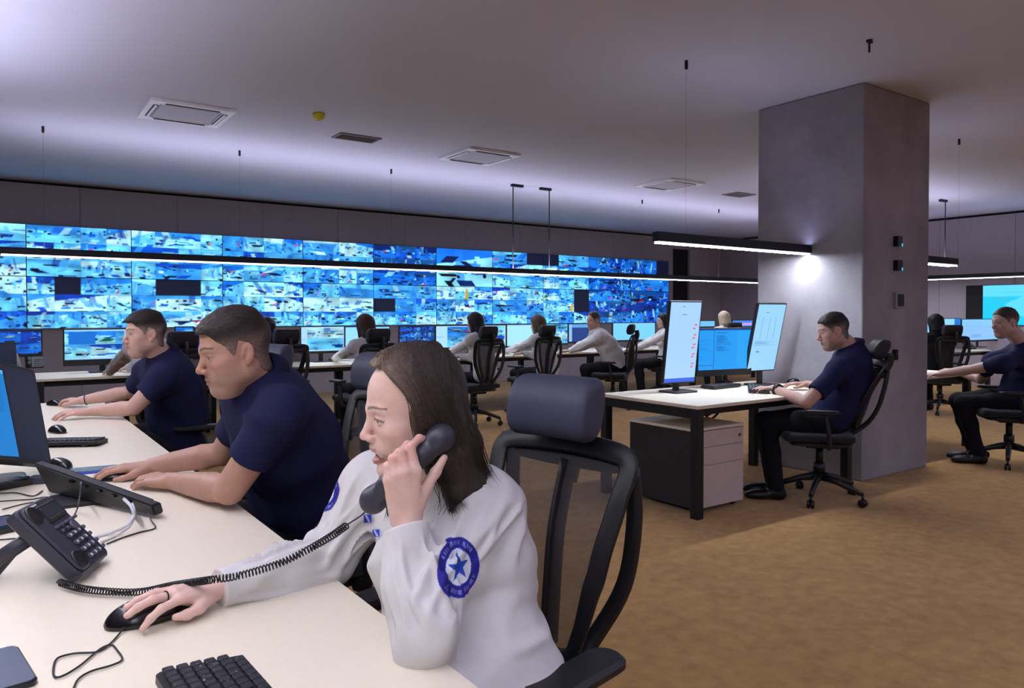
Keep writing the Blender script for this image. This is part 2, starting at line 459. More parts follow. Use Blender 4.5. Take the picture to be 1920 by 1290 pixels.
def skull_dist(P):
    def E(c, r):
        q = P-np.array(c, F32); r = np.array(r, F32); k0 = np.sqrt(((q/r)**2).sum(1)); k1 = np.sqrt(((q/(r*r))**2).sum(1))+1e-9
        return k0*(k0-1)/k1
    a = E((0, -.008, .034), (.0765, .096, .084)); b = E((0, .022, -.028), (.062, .064, .076))
    k = .03; h = np.maximum(k-np.abs(a-b), 0)/k; d = np.minimum(a, b)-h*h*k*.25
    c = E((0, -.035, -.07), (.058, .052, .07)); h = np.maximum(k-np.abs(c-d), 0)/k
    return np.minimum(c, d)-h*h*k*.25
def head_color(P, base, p, hair, stubble=.25):
    """P local coordinates -> colours (own colouring, plus shade painted into mouth gap and lid crease)"""
    x, y, z = P[:, 0], P[:, 1], P[:, 2]; ax = np.abs(x); n = len(P)
    c = np.tile(np.array(base, F32), (n, 1)); op = p.get('open', 0); fem = p.get('fem', 0)
    def mix(w, col): 
        nonlocal c
        c = c*(1-w[:, None]) + w[:, None]*np.array(col, F32)
    b = np.array(base, F32)
    ck = np.exp(-(((ax-.045)/.02)**2+((z+.03)/.02)**2))*(y > .02); mix(.22*ck, b*np.array((1.05, .68, .66), F32))
    ns = np.exp(-((x/.016)**2+((z+.036)/.014)**2))*(y > .09); mix(.35*ns, b*np.array((1.03, .68, .64), F32))
    er = smoothstep(ax, .078, .084)*(np.abs(z) < .06); mix(.35*er, b*np.array((1.05, .66, .6), F32))
    if stubble:
        st = smoothstep(-z, .035, .062)*smoothstep(y, -.01, .03)*(1-smoothstep(-z, .115, .14)); st = st*(1-.0*ax)
        mix(stubble*st, (.16, .13, .125))
    # lips
    lw = smoothstep(.024-ax, 0, .005)*(y > .074)
    up = np.exp(-(((z+.0648+op*.1)-ax*.05)/.0046)**4); lo = np.exp(-((z+.0765+op)/.0058)**4)
    mix(np.clip(lw*(up+lo), 0, 1)*(.85 if fem else .55), p.get('lip', (.42, .17, .16)))
    gap = .0013+op*.45
    inner = (ax < .021)*(np.abs(z+.0704+op*.5) < gap)*(y > .055)*(y < (.086 if op else .2)); mix(.85*inner.astype(F32), (.055, .012, .012))  # dark of the mouth gap: shade painted into the vertex colour
    if op: mix(.9*((ax < .016)*(np.abs(z+.0685) < .0022)*(y > .07)*(y < .085)).astype(F32), (.6, .57, .53))
    # brows
    t = np.clip((ax-.012)/.040, 0, 1); bz = .0215+.0065*np.sin(t*2.3)-.0035*t; bw = (.0036-.0018*t) if fem else (.0046-.0022*t)
    m = np.exp(-((z-bz)/bw)**4)*(ax > .010)*(ax < .053)*(y > .045); mix((.8 if fem else .78)*m, p.get('brow', hair))
    # lash line and shade of the lid crease painted into the skin colour
    ex = (ax-.0325)/.0150; lid = -.0020+.0052*np.sqrt(np.clip(1-ex*ex, 0, 1)); lid = lid-.0012*p.get('down', 0); m = np.exp(-((z-lid)/(.0019 if fem else .0014))**2)*(np.abs(ex) < 1.08)*(y > .055)
    mix((.95 if fem else .7)*m, (.02, .014, .014)); m = np.exp(-((z-.0085-.003*(1-ex*ex))/.0035)**2)*(np.abs(ex) < 1.1)*(y > .05); mix(.22*m, b*np.array((.62, .45, .42), F32))
    return np.clip(c, 0, 1)
def eyes_mesh(fr, iris=(.10, .06, .035), look=(0, 1, 0)):
    vs, fs, cs = [], [], []; n0 = 0
    for x in (1, -1):
        n, m = 24, 20; L = np.array(look, F32); L /= np.linalg.norm(L); c = np.array((x*.0325, .0705, -.0020), F32)
        th = np.linspace(0, math.pi, m); ph = np.arange(n)*2*math.pi/n
        z = Vector(L); a = z.orthogonal().normalized(); b = z.cross(a)
        P = np.array([[math.sin(t)*math.cos(q), math.sin(t)*math.sin(q), math.cos(t)] for t in th for q in ph], F32)
        D = P[:, :1]*np.array(a)+P[:, 1:2]*np.array(b)+P[:, 2:]*L
        w = c + .0122*D; ang = np.arccos(np.clip(P[:, 2], -1, 1))
        col = np.tile(np.array((.50, .45, .43), F32), (len(P), 1)); col[ang < .56] = iris; col[ang < .25] = (.006, .006, .006)
        f = np.array([[i*n+j, i*n+(j+1) % n, (i+1)*n+(j+1) % n, (i+1)*n+j] for i in range(m-1) for j in range(n)], np.int32)
        vs.append(fr.world(w)); fs.append(f+n0); cs.append(col); n0 += len(w)
    return np_mesh('eyes', np.concatenate(vs), np.concatenate(fs), col=np.concatenate(cs))
def short_hair(fr, col, skin, vox=.0025, thick=.012, fade=1.0, line=.064, tuft=0, hl=None, seed=1):
    s = SDF()
    def H(y):
        return np.interp(y, [-.12, -.085, -.055, -.030, -.018, .004, .018, .026, .040, .060, .075, .2], [-.085, -.085, -.072, -.046, .018, .030, -.012, -.014, .020, line-.022, line, line+.01]) if hl is None else np.interp(y, hl[0], hl[1])
    def fn(P):
        d = skull_dist(P); x, y, z = P[:, 0], P[:, 1], P[:, 2]
        top = smoothstep(z + .25*(y-.02), .045, .085)
        off = .0018+(thick-.0018)*top + tuft*smoothstep(y, .045, .085)*top
        off = off + .0018*top*noise3(P*np.array((190, 60, 190), F32), seed)+.0005*noise3(P*400, seed+1)
        reg = (H(y)-z)*.75+.002*noise3(P*220, seed+2)
        a = d-off; k = .006; h = np.maximum(k-np.abs(a-reg), 0)/k
        return np.maximum(a, reg)+h*h*k*.25
    s.add('u', fn, (-.1, -.13, -.10), (.1, .12, .145), 0, fr)
    v, f = s.mesh(vox); L = fr.loc(v)
    t = smoothstep(L[:, 2], .0, .058)*fade + (1-fade); t = np.maximum(t, .0)
    t = np.maximum(t, smoothstep(-L[:, 1], .03, .09)*.9); t = np.maximum(t, smoothstep(L[:, 1], .035, .06)*smoothstep(L[:, 2], .02, .05))
    g = 1+.14*noise3(L*np.array((300, 120, 200), F32), 9)+.12*noise3(L*520, 11)
    c = np.array(skin, F32)*np.array((.52, .60, .68), F32)*(1-t[:, None])+np.array(col, F32)*t[:, None]; c = c*g[:, None]
    return np_mesh('short_hair', v, f, col=np.clip(c, 0, 1))
# ------------------------------------------------------------------ hands
def hand_ops(s, W, fwd, nrm, side, sc=1.0, curl=((.35, .5, .3),)*4, thumb=None, spread=.05, fingers=None, k=.0045):
    """W wrist centre, fwd towards the fingers, nrm out of the back of the hand, side=+1 when the thumb lies on fwd x nrm's side
    fingers: optional four world-space joint chains (MCP, PIP, DIP, tip) that replace the curled ones; thumb likewise"""
    W = Vector(W); f = Vector(fwd).normalized(); n = Vector(nrm); n = (n-f*n.dot(f)).normalized(); t = f.cross(n)*side   # t: thumb side
    P = lambda a, b, c: W + sc*(f*a + t*b + n*c)
    mc = [P(.088, .027, .004), P(.091, .008, .007), P(.086, -.011, .005), P(.077, -.028, .000)]
    if fingers:
        for i in range(4):
            if fingers[i]: mc[i] = Vector(fingers[i][0])
    rm = [.0112, .0115, .0110, .0100]
    for i in range(4):
        s.seg(P(.012, .014-.010*i, 0), mc[i], .0135*sc, rm[i]*sc, .012)
    s.seg(P(.02, .018, -.005), P(.07, .016, -.006), .015*sc, .010*sc, .012)     # thumb mound side of the palm
    s.seg(P(.02, -.016, -.005), P(.06, -.022, -.005), .014*sc, .010*sc, .012)
    L = [(.044, .026, .022), (.049, .030, .023), (.045, .028, .023), (.035, .021, .020)]
    R = [(.0100, .0088, .0080, .0066), (.0102, .0090, .0082, .0068), (.0098, .0086, .0078, .0064), (.0088, .0076, .0069, .0058)]
    tips = []
    for i in range(4):
        if fingers and fingers[i]: ch = [Vector(q) for q in fingers[i]]
        else:
            cu = curl[i] if len(curl) > i else curl[0]
            d = (f + t*spread*(1.5-i)).normalized(); ax = d.cross(n); ch = [mc[i]]; a = 0
            for j in range(3):
                a += cu[j]; dd = d*math.cos(a)-n*math.sin(a); ch.append(ch[-1]+dd*L[i][j]*sc)
        s.chain(ch, [r*sc for r in R[i]], k); tips.append(ch)
    if thumb is None: thumb = [P(.022, .022, -.006), P(.052, .045, -.014), P(.080, .052, -.020), P(.104, .050, -.022)]
    th = [Vector(q) for q in thumb]
    s.chain(th, [.0145*sc, .0115*sc, .0100*sc, .0072*sc], .007)
    return tips, th
def nails(tips, nrm_fn, m, parent, sc=1.0): pass
# ------------------------------------------------------------------ setting
CEIL, XR, YB, XL, YF = 3.07, 14.5, 11.80, -7.0, -4.5
def carpet_mat():
    m, nt, N, L, b = nodes('ochre_carpet')
    tc = N.new('ShaderNodeTexCoord')
    n1 = N.new('ShaderNodeTexNoise'); n1.inputs['Scale'].default_value = 2.2; n1.inputs['Detail'].default_value = 8; n1.inputs['Roughness'].default_value = .7
    n2 = N.new('ShaderNodeTexNoise'); n2.inputs['Scale'].default_value = 260; n2.inputs['Detail'].default_value = 2
    n3 = N.new('ShaderNodeTexNoise'); n3.inputs['Scale'].default_value = 14; n3.inputs['Detail'].default_value = 5
    for n in (n1, n2, n3): L.new(tc.outputs['Object'], n.inputs['Vector'])
    r = N.new('ShaderNodeValToRGB'); e = r.color_ramp.elements
    e[0].position = .34; e[0].color = rgb(166, 122, 66)+(1,); e[1].position = .66; e[1].color = rgb(200, 156, 94)+(1,)
    ad = N.new('ShaderNodeMath'); ad.operation = 'MULTIPLY_ADD'; ad.inputs[1].default_value = .55
    L.new(n3.outputs['Fac'], ad.inputs[0])
    sc = N.new('ShaderNodeMath'); sc.operation = 'MULTIPLY'; sc.inputs[1].default_value = .45; L.new(n1.outputs['Fac'], sc.inputs[0]); L.new(sc.outputs[0], ad.inputs[2])
    L.new(ad.outputs[0], r.inputs['Fac'])
    mx = N.new('ShaderNodeMix'); mx.data_type = 'RGBA'; mx.blend_type = 'MULTIPLY'; mx.inputs['Factor'].default_value = .25
    L.new(r.outputs['Color'], mx.inputs['A']); L.new(n2.outputs['Fac'], mx.inputs['B']); L.new(mx.outputs['Result'], b.inputs['Base Color'])
    b.inputs['Roughness'].default_value = .95; b.inputs['Specular IOR Level'].default_value = .1; b.inputs['Sheen Weight'].default_value = .15
    bp = N.new('ShaderNodeBump'); bp.inputs['Strength'].default_value = .5; bp.inputs['Distance'].default_value = .004
    L.new(n2.outputs['Fac'], bp.inputs['Height']); L.new(bp.outputs['Normal'], b.inputs['Normal'])
    return m
M_carpet = carpet_mat()
M_ceil = mat('painted_ceiling', rgb(200, 202, 218), .9, nscale=1.2, namt=.02, bump=.05, bscale=300, spec=.2)
M_wall = mat('beige_wall_panel', rgb(168, 160, 168), .75, nscale=40, namt=.04, bump=.05, bscale=200, spec=.25, stretch=(1, 1, .08))
M_dark = mat('dark_recess', rgb(22, 20, 26), .8)
def concrete():
    m, nt, N, L, b = nodes('fair_faced_concrete')
    tc = N.new('ShaderNodeTexCoord')
    n1 = N.new('ShaderNodeTexNoise'); n1.inputs['Scale'].default_value = 1.6; n1.inputs['Detail'].default_value = 9; n1.inputs['Roughness'].default_value = .65
    n2 = N.new('ShaderNodeTexVoronoi'); n2.inputs['Scale'].default_value = 26
    n3 = N.new('ShaderNodeTexNoise'); n3.inputs['Scale'].default_value = 60; n3.inputs['Detail'].default_value = 4
    for n in (n1, n2, n3): L.new(tc.outputs['Object'], n.inputs['Vector'])
    r = N.new('ShaderNodeValToRGB'); e = r.color_ramp.elements
    e[0].position = .32; e[0].color = rgb(136, 132, 140)+(1,); e[1].position = .7; e[1].color = rgb(168, 163, 170)+(1,)
    L.new(n1.outputs['Fac'], r.inputs['Fac'])
    pr = N.new('ShaderNodeValToRGB'); pr.color_ramp.elements[0].position = .02; pr.color_ramp.elements[0].color = (.55, .55, .55, 1); pr.color_ramp.elements[1].position = .07; pr.color_ramp.elements[1].color = (1, 1, 1, 1)
    L.new(n2.outputs['Distance'], pr.inputs['Fac'])
    mx = N.new('ShaderNodeMix'); mx.data_type = 'RGBA'; mx.blend_type = 'MULTIPLY'; mx.inputs['Factor'].default_value = .35
    L.new(r.outputs['Color'], mx.inputs['A']); L.new(pr.outputs['Color'], mx.inputs['B']); L.new(mx.outputs['Result'], b.inputs['Base Color'])
    b.inputs['Roughness'].default_value = .7; b.inputs['Specular IOR Level'].default_value = .25
    bp = N.new('ShaderNodeBump'); bp.inputs['Strength'].default_value = .25; bp.inputs['Distance'].default_value = .004
    L.new(n3.outputs['Fac'], bp.inputs['Height']); L.new(bp.outputs['Normal'], b.inputs['Normal'])
    return m
M_conc = concrete()
def struct(name, mb, m, parent=None): 
    return mb.build(name, m, parent, kind='structure')
W, D = XR-XL, YB-YF; cx, cy = (XR+XL)/2, (YB+YF)/2
struct('floor', MB().box((cx, cy, -.05), (W+.4, D+.4, .1)), M_carpet)
struct('ceiling', MB().box((cx, cy, CEIL+.05), (W+.4, D+.4, .1)), M_ceil)
wb = MB()                                                   # back wall: tall boards with hairline seams
edges = [XL] + [XL+.62+1.24*i for i in range(30) if XL+.62+1.24*i < 12.83] + [12.83]
for a, b in zip(edges, edges[1:]): wb.box(((a+b)/2, YB+.06, (CEIL-.045)/2), (b-a-.005, .12, CEIL-.045))
wb.box(((13.39+XR)/2, YB+.06, (CEIL-.045)/2), (XR-13.39, .12, CEIL-.045))
wb.box((13.11, YB+.06, (2.78+CEIL-.045)/2), (.56, .12, CEIL-.045-2.78))
struct('wall_back', wb, M_wall)
struct('wall_back_lining', MB().box((cx, YB+.16, CEIL/2), (W+.4, .06, CEIL)), M_dark)
struct('door_1', MB().box((13.11, YB+.09, 1.39), (.55, .06, 2.78)), M_dark)
wr = MB()
ys = [YF+1.25*i for i in range(14)]; ys = [y for y in ys if y < YB-.2]+[YB]
for a, b in zip(ys, ys[1:]): wr.box((XR+.06, (a+b)/2, (CEIL-.045)/2), (.12, b-a-.005, CEIL-.045))
struct('wall_right', wr, M_wall)
struct('wall_right_lining', MB().box((XR+.16, cy, CEIL/2), (.06, D+.4, CEIL)), M_dark)
struct('wall_left', MB().box((XL-.06, cy, CEIL/2), (.12, D, CEIL)), M_wall)
struct('wall_front', MB().box((cx, YF-.06, CEIL/2), (W, .12, CEIL)), M_wall)
COLX0, COLX1, COLY0, COLY1 = 5.50, 6.52, 3.12, 4.08
struct('column', MB().box(((COLX0+COLX1)/2, (COLY0+COLY1)/2, CEIL/2), (COLX1-COLX0, COLY1-COLY0, CEIL), bev=.012), M_conc)
# ------------------------------------------------------------------ ceiling fittings
M_white = mat('white_plastic', rgb(242, 243, 250), .45, nscale=10, namt=.02)
M_greyv = mat('grey_grille', rgb(120, 116, 122), .6, nscale=10, namt=.03)
M_black = mat('black_plastic', rgb(26, 26, 31), .45, nscale=40, namt=.1, bump=.1, bscale=600)
M_blackg = mat('black_gloss_plastic', rgb(18, 18, 23), .22, nscale=40, namt=.05)
M_blackm = mat('black_powder_coated_metal', rgb(24, 24, 28), .5, nscale=60, namt=.08, bump=.12, bscale=700, spec=.4)
M_slot = mat('air_slot_shadow', rgb(30, 30, 40), .7)
M_chrome = mat('chrome', rgb(190, 190, 195), .2, 1.0, namt=.02)
def ac_unit(x, y, rz, label):
    r = empty('ceiling_air_conditioner', (x, y, CEIL), rz, label, 'air conditioner', 'air conditioning cassettes in the ceiling')
    b = MB(); w = .34
    for s in (-1, 1):
        b.rbox((s*(w-.045), 0, -.014), (.09, 2*w, .028), .01); b.rbox((0, s*(w-.045), -.014), (2*w-.18, .09, .028), .004)
    b.build('panel_frame', M_white, r)
    MB().rbox((0, 0, -.012), (2*w-.2, 2*w-.2, .02), .03).build('intake_grille', mat('intake_grille_grey', rgb(176, 174, 186), .6, nscale=5, namt=.03), r)
    for k in range(4):
        a = k*math.pi/2; c = Vector((math.cos(a)*.277, math.sin(a)*.277, -.0285)); sz = (.045, .44, .004) if k % 2 == 0 else (.44, .045, .004)
        sl = MB().rbox(c, sz, .015).build('air_outlet', M_slot, r)
        fz = (.02, .42, .003) if k % 2 == 0 else (.42, .02, .003)
        MB().box(c+Vector((0, 0, -.004)), fz, rot=(.25 if k % 2 else 0, 0 if k % 2 else .25, 0)).build('louver', M_white, sl)
    return r
ac_unit(1.45, 7.03, 0, 'white square cassette air conditioner in the ceiling nearest the yellow smoke detector')
ac_unit(4.53, 7.06, 0, 'middle white cassette air conditioner, right of the flat grey ceiling vent')
ac_unit(7.63, 7.09, 0, 'farthest white cassette air conditioner, above the short pendant lamp by the column')
def vent(x, y, sx, sy, label):
    r = empty('ceiling_vent', (x, y, CEIL), 0, label, 'ceiling vent')
    b = MB()
    for s in (-1, 1): b.box((s*(sx/2-.012), 0, -.006), (.024, sy, .012)); b.box((0, s*(sy/2-.012), -.006), (sx-.048, .024, .012))
    b.build('frame', M_greyv, r); g = MB().box((0, 0, -.002), (sx-.048, sy-.048, .003))
    n = 9
    for i in range(n): g.box((0, -sy/2+.03+(sy-.06)*i/(n-1), -.006), (sx-.05, .006, .01), rot=(.6, 0, 0))
    g.build('slats', M_greyv, r)
vent(3.06, 7.05, .44, .24, 'flat grey ceiling vent between two white air conditioners')
vent(9.16, 7.13, .42, .30, 'small dark ceiling vent close to the top of the concrete column')
sd = empty('smoke_detector', (2.42, 6.40, CEIL), 0, 'round yellow smoke detector on the ceiling', 'smoke detector')
M_yel = mat('yellow_plastic_cover', rgb(214, 202, 30), .5, namt=.03)
MB().lathe((0, 0, 0), [(-.055, .03), (-.05, .042), (-.02, .052), (0, .055)], n=24).build('cover', M_yel, sd)
MB().lathe((0, 0, 0), [(-.063, .012), (-.055, .016), (-.05, .02)], n=16).build('sensor_cap', M_yel, sd)
# pendants
PW, PH = .055, .065
M_strip = emit('led_diffuser', rgb(240, 244, 255), 52.0)
M_stripE = emit('led_diffuser_front', rgb(246, 244, 252), 60.0)
M_upstrip = emit('led_uplight', rgb(226, 220, 250), 52.0)
M_upfront = emit('led_uplight_front', rgb(226, 222, 250), 88.0)
M_upfill = emit('led_uplight_fill', rgb(222, 220, 252), 135.0)  # upward light of the added fill pendants behind the viewpoint
M_uplow = emit('led_uplight_low', rgb(205, 205, 255), 12.0)
M_stripB = emit('led_diffuser_bright', rgb(236, 242, 255), 108.0)
M_stripK = emit('led_diffuser_soft', rgb(240, 242, 255), 38.0)
M_side = emit('opal_cover_side', rgb(248, 248, 255), 2.2)
M_pend = mat('black_aluminium_profile', rgb(34, 34, 44), .45, .3, namt=.05)
def pendant(name_label, p0, p1, z, hooks, bar_hooks=(), up=None, down=None):
    """linear pendant lamp from p0 to p1 (x, y), bottom at z"""
    p0, p1 = Vector(p0), Vector(p1); d = p1-p0; Ln = d.length; rz = math.atan2(d.y, d.x); mid = (p0+p1)/2
    r = empty('pendant_lamp', (mid.x, mid.y, z), rz, name_label, 'pendant lamp')
    h = MB()
    for s in (-1, 1): h.box((0, s*(PW/2-.003), PH/2), (Ln, .006, PH))
    h.box((0, 0, PH*.5), (Ln-.004, PW-.012, .01))
    for s in (-1, 1): h.box((s*(Ln/2-.003), 0, PH/2), (.006, PW-.0121, PH))
    h.build('housing', M_pend, r)
    n = max(2, int(Ln/.5)); dm = MB(); um = MB()
    for i in range(n):
        a = -Ln/2+.01+(Ln-.02)*i/n; b = -Ln/2+.01+(Ln-.02)*(i+1)/n; w = PW/2-.007
        hh = -.013                                            # opal cover standing a little below the profile
        dm.quad((a, -w, hh), (a, w, hh), (b, w, hh), (b, -w, hh))
        dm.quad((a, -w, .002), (a, -w, hh), (b, -w, hh), (b, -w, .002)); dm.quad((a, w, hh), (a, w, .002), (b, w, .002), (b, w, hh))
        for (q_, s_) in ((a, 1), (b, -1)):
            if (i == 0 and s_ == 1) or (i == n-1 and s_ == -1): dm.quad((q_, -w*s_, hh), (q_, -w*s_, .002), (q_, w*s_, .002), (q_, w*s_, hh))
        um.quad((a, -w, PH-.012), (b, -w, PH-.012), (b, w, PH-.012), (a, w, PH-.012))
    # keep the orientation: down for the diffuser, up for the uplight
    for nm, mm, mtl in (('diffuser', dm, down or M_strip), ('uplight', um, up or M_upstrip)):
        me = bpy.data.meshes.new(nm); mm.bm.normal_update()
        for f_ in mm.bm.faces: f_.material_index = 1 if abs(f_.normal.z) < .5 else 0
        mm.bm.to_mesh(me); mm.bm.free(); link(nm, me, [mtl, M_side], r)
    for (x, y) in hooks:
        q = Vector((x, y))-mid; u = q.dot(d.normalized())
        MB().cyl((u, 0, (CEIL-z+PH)/2-.01), .0006, CEIL-z-PH+.02, n=6).build('cable', M_pend, r)
        MB().cyl((u, 0, CEIL-z-.03), .012, .06, n=12).build('cable_gripper', M_blackm, r)
    for (x, y, s) in bar_hooks:
        q = Vector((x, y))-mid; u = q.dot(d.normalized())
        MB().cyl((u, 0, (CEIL-z+PH)/2-.01), .008, CEIL-z-PH+.02, n=8).build('power_cable', M_pend, r)
        MB().box((u+s*.07, 0, CEIL-z-.0175), (.19, .05, .035), bev=.004).build('ceiling_rose', M_blackm, r)
    return r
PZ = 1.85
pendant('long pendant lamp hanging in front of the left half of the video wall', (.10, 8.34), (6.17, 8.34), PZ, [(.45, 8.34), (2.26, 8.34), (4.07, 8.34)], [(5.90, 8.34, 1)])
pendant('long pendant lamp running from the right half of the video wall to behind the column', (6.19, 8.34), (12.2, 8.34), PZ, [(8.37, 8.34), (10.19, 8.34)], [(6.53, 8.34, -1)])
pendant('short pendant lamp whose end touches the concrete column', (3.72, 3.58), (5.492, 3.58), 1.79, [(4.02, 3.58)], up=M_uplow, down=M_stripB)
pendant('pendant lamp behind the short one right of the column, hung from a thin rod', (8.6, 5.62), (12.42, 5.62), 2.05, [], [(12.25, 5.62, -1)])
pendant('pendant lamp running along the right wall above its screen', (13.6, 3.2), (13.6, 9.6), 1.90, [(13.6, 4.2), (13.6, 8.6)], up=M_uplow, down=M_stripK)
pendant('short pendant lamp just right of the concrete column, nearest of those there', (6.53, 3.58), (8.03, 3.58), 1.79, [(8.08, 3.58)], up=M_uplow, down=M_stripB)
pendant('pendant lamp above the middle of the foreground desk row', (-.27, -2.6), (-.27, 6.6), 2.02, [(-.27, -1), (-.27, 2), (-.27, 5)], up=M_upfront, down=M_stripE)
pendant('unseen fill pendant added behind the viewpoint, towards the column', (2.2, -1.3), (7.5, -1.3), 1.85, [(3, -1.3), (6.5, -1.3)], up=M_upfill, down=M_stripK)  # added out of view to lift the ambient light in the room
pendant('unseen fill pendant added behind the viewpoint, towards the right wall', (8.2, -1.3), (13.2, -1.3), 1.85, [(9, -1.3), (12, -1.3)], up=M_upfill, down=M_stripK)  # second unseen lamp added as ambient fill
def ceiling_hook(px, py, label):
    p = at_z(px, py, CEIL); r = empty('ceiling_hook', (p.x, p.y, CEIL), 0, label, 'ceiling hook')
    MB().cyl((0, 0, -.006), .02, .012, n=16).build('plate', M_blackm, r)
    MB().cyl((0, 0, -.045), .007, .07, n=10).box((.014, 0, -.012), (.04, .012, .008)).build('stem', M_blackm, r)
ceiling_hook(1630, 75, 'small black ceiling hook nearest above the column, by the top edge of the picture')
# column fittings: they sit on the -Y face of the column
def on_col(px, py):
    p = at_y(px, py, COLY0); return p
for i, (px, py, sz, lab) in enumerate([(1679, 453, .075, 'upper of two small black boxes on the concrete column'), (1679, 498, .078, 'lower of two small black boxes on the concrete column')]):
    p = on_col(px, py); r = empty('access_reader', p, 0, lab, 'wall box')
    MB().rbox((0, -.02, 0), (sz, .04, sz*1.1), .008, axis=1).build('housing', M_blackg, r)
    MB().box((sz*.36, -.041, -sz*.38), (.012, .003, .022)).build('indicator_light', emit('cyan_indicator', rgb(40, 190, 230), 1.2), r)
p = on_col(1682, 563); r = empty('wall_control_panel', p, 0, 'square wall control panel with a dark screen on the concrete column', 'control panel')
MB().rbox((0, -.014, 0), (.125, .028, .125), .008, axis=1).build('frame', mat('brushed_grey_frame', rgb(150, 155, 170), .4, .2, namt=.04), r)
MB().rbox((.004, -.029, 0), (.098, .004, .098), .004, axis=1).build('display', M_blackg, r)
p = on_col(1676, 665); r = empty('wall_switch', p, 0, 'small black wall switch low on the concrete column', 'switch')
MB().rbox((0, -.012, 0), (.048, .024, .085), .006, axis=1).build('housing', M_blackg, r)
MB().rbox((0, -.026, .012), (.026, .006, .03), .003, axis=1).build('rocker', M_black, r)
# ------------------------------------------------------------------ screens: content is a fine grid of coloured points
M_vw = screen_mat('video_wall_light', 1.2, .35)
M_scr = screen_mat('monitor_light', 1.0, .3)
M_bez = mat('black_bezel', rgb(20, 20, 26), .4, namt=.05)
def screen_mesh(img, w, h, name='screen'):
    """img (H,W,3) top row first -> flat mesh in the local x-z plane facing -y, centred"""
    Hn, Wn = img.shape[:2]
    xs = np.linspace(-w/2, w/2, Wn); zs = np.linspace(h/2, -h/2, Hn)
    X, Z = np.meshgrid(xs, zs); v = np.stack((X.ravel(), np.zeros(X.size), Z.ravel()), 1)
    i = np.arange(Hn*Wn).reshape(Hn, Wn)
    f = np.stack((i[1:, :-1].ravel(), i[1:, 1:].ravel(), i[:-1, 1:].ravel(), i[:-1, :-1].ravel()), 1)
    return np_mesh(name, v, f, smooth=False, col=img.reshape(-1, 3))
def L3(c): return np.array(rgb(*c), F32)
NAVY = L3((8, 14, 40)); 
def room_feed(H, Wd, R, dark=False):
    """one surveillance picture: a floor, walls, furniture and clutter in cool blue light"""
    y, x = np.mgrid[0:H, 0:Wd].astype(F32); u = x/Wd; v = y/H
    pal_l = [L3((120, 212, 255)), L3((95, 190, 252)), L3((160, 232, 255)), L3((195, 242, 255)), L3((70, 168, 248))]
    pal_m = [L3((30, 135, 240)), L3((16, 105, 220)), L3((52, 155, 248)), L3((10, 80, 190))]
    pal_d = [L3((8, 40, 110)), L3((10, 20, 60)), L3((4, 60, 140)), L3((5, 10, 35))]
    ch = lambda p: p[R.randint(len(p))]
    img = np.empty((H, Wd, 3), F32); k0 = .42 if dark else 1.0
    img[:] = ch(pal_m if dark or R.rand() < .35 else pal_l)*R.uniform(.75, 1)*(k0+.1)
    a = R.uniform(-.5, .5); hz = R.uniform(.15, .4)
    fl = v > hz+a*(u-.5); img[fl] = ch(pal_m if dark else pal_l)*R.uniform(.9, 1.05)
    for _ in range(R.randint(2, 5)):                       # walls, doors and columns as upright strips
        cu, w, e0, e1 = R.rand(), R.uniform(.04, .2), R.uniform(-.1, .4), R.uniform(.35, .9); sh = R.uniform(-.3, .3)
        m = (np.abs(u-cu+sh*(v-.5)) < w/2) & (v > e0) & (v < e1); img[m] = img[m]*.35+.65*ch(pal_m if R.rand() < .6 else pal_l)
    for _ in range(R.randint(5, 12)):                      # tables and machines
        cu, cv = R.rand(), R.uniform(.25, 1); w, h = R.uniform(.06, .34), R.uniform(.04, .20); sh = R.uniform(-1.2, 1.2)
        t = R.rand(); col = ch(pal_l) if t < .40 else ch(pal_m) if t < .66 else ch(pal_d)
        m = (np.abs(u-cu+sh*(v-cv)) < w/2) & (np.abs(v-cv) < h/2); img[m] = col*R.uniform(.8, 1.05)*(.7 if dark else 1)
    for _ in range(R.randint(4, 12)):                      # small clutter
        cu, cv, r = R.rand(), R.uniform(.15, .95), R.uniform(.012, .055); m = ((u-cu)**2*R.uniform(.5, 2)+((v-cv)*.7)**2) < r*r; img[m] = ch(pal_d if R.rand() < .65 else pal_l)
    t = R.rand()
    if t < .20:
        cu, cv = R.rand(), R.uniform(.3, .9); m = (np.abs(u-cu+.8*(v-cv)) < .04) & (np.abs(v-cv) < .09); img[m] = L3((215, 40, 70))
    elif t < .24:
        cu, cv = R.rand(), R.rand(); m = (np.abs(u-cu+.5*(v-cv)) < .12) & (np.abs(v-cv) < .10); img[m] = L3((20, 140, 80))
    elif t < .26:
        m = (np.abs(u-R.rand()) < .08) & (v > .3); img[m] = L3((215, 180, 90))
    lf = R.rand(4, 5, 1); yi = (v*2.99).astype(int); xi = (u*3.99).astype(int); fy = (v*2.99-yi)[..., None]; fx = (u*3.99-xi)[..., None]
    g = (lf[yi, xi]*(1-fx)+lf[yi, xi+1]*fx)*(1-fy)+(lf[yi+1, xi]*(1-fx)+lf[yi+1, xi+1]*fx)*fy
    img = img*(.5+.62*g); img = img**1.3*1.1
    n = R.uniform(.93, 1.07, (H//2+1, Wd//2+1, 1)).repeat(2, 0).repeat(2, 1)[:H, :Wd]
    return img*n
def blur(img, n=1):
    for _ in range(n):
        p = np.pad(img, ((1, 1), (1, 1), (0, 0)), 'edge'); img = (p[:-2, 1:-1]+p[2:, 1:-1]+p[1:-1, :-2]+p[1:-1, 2:]+2*img)/6
    return img
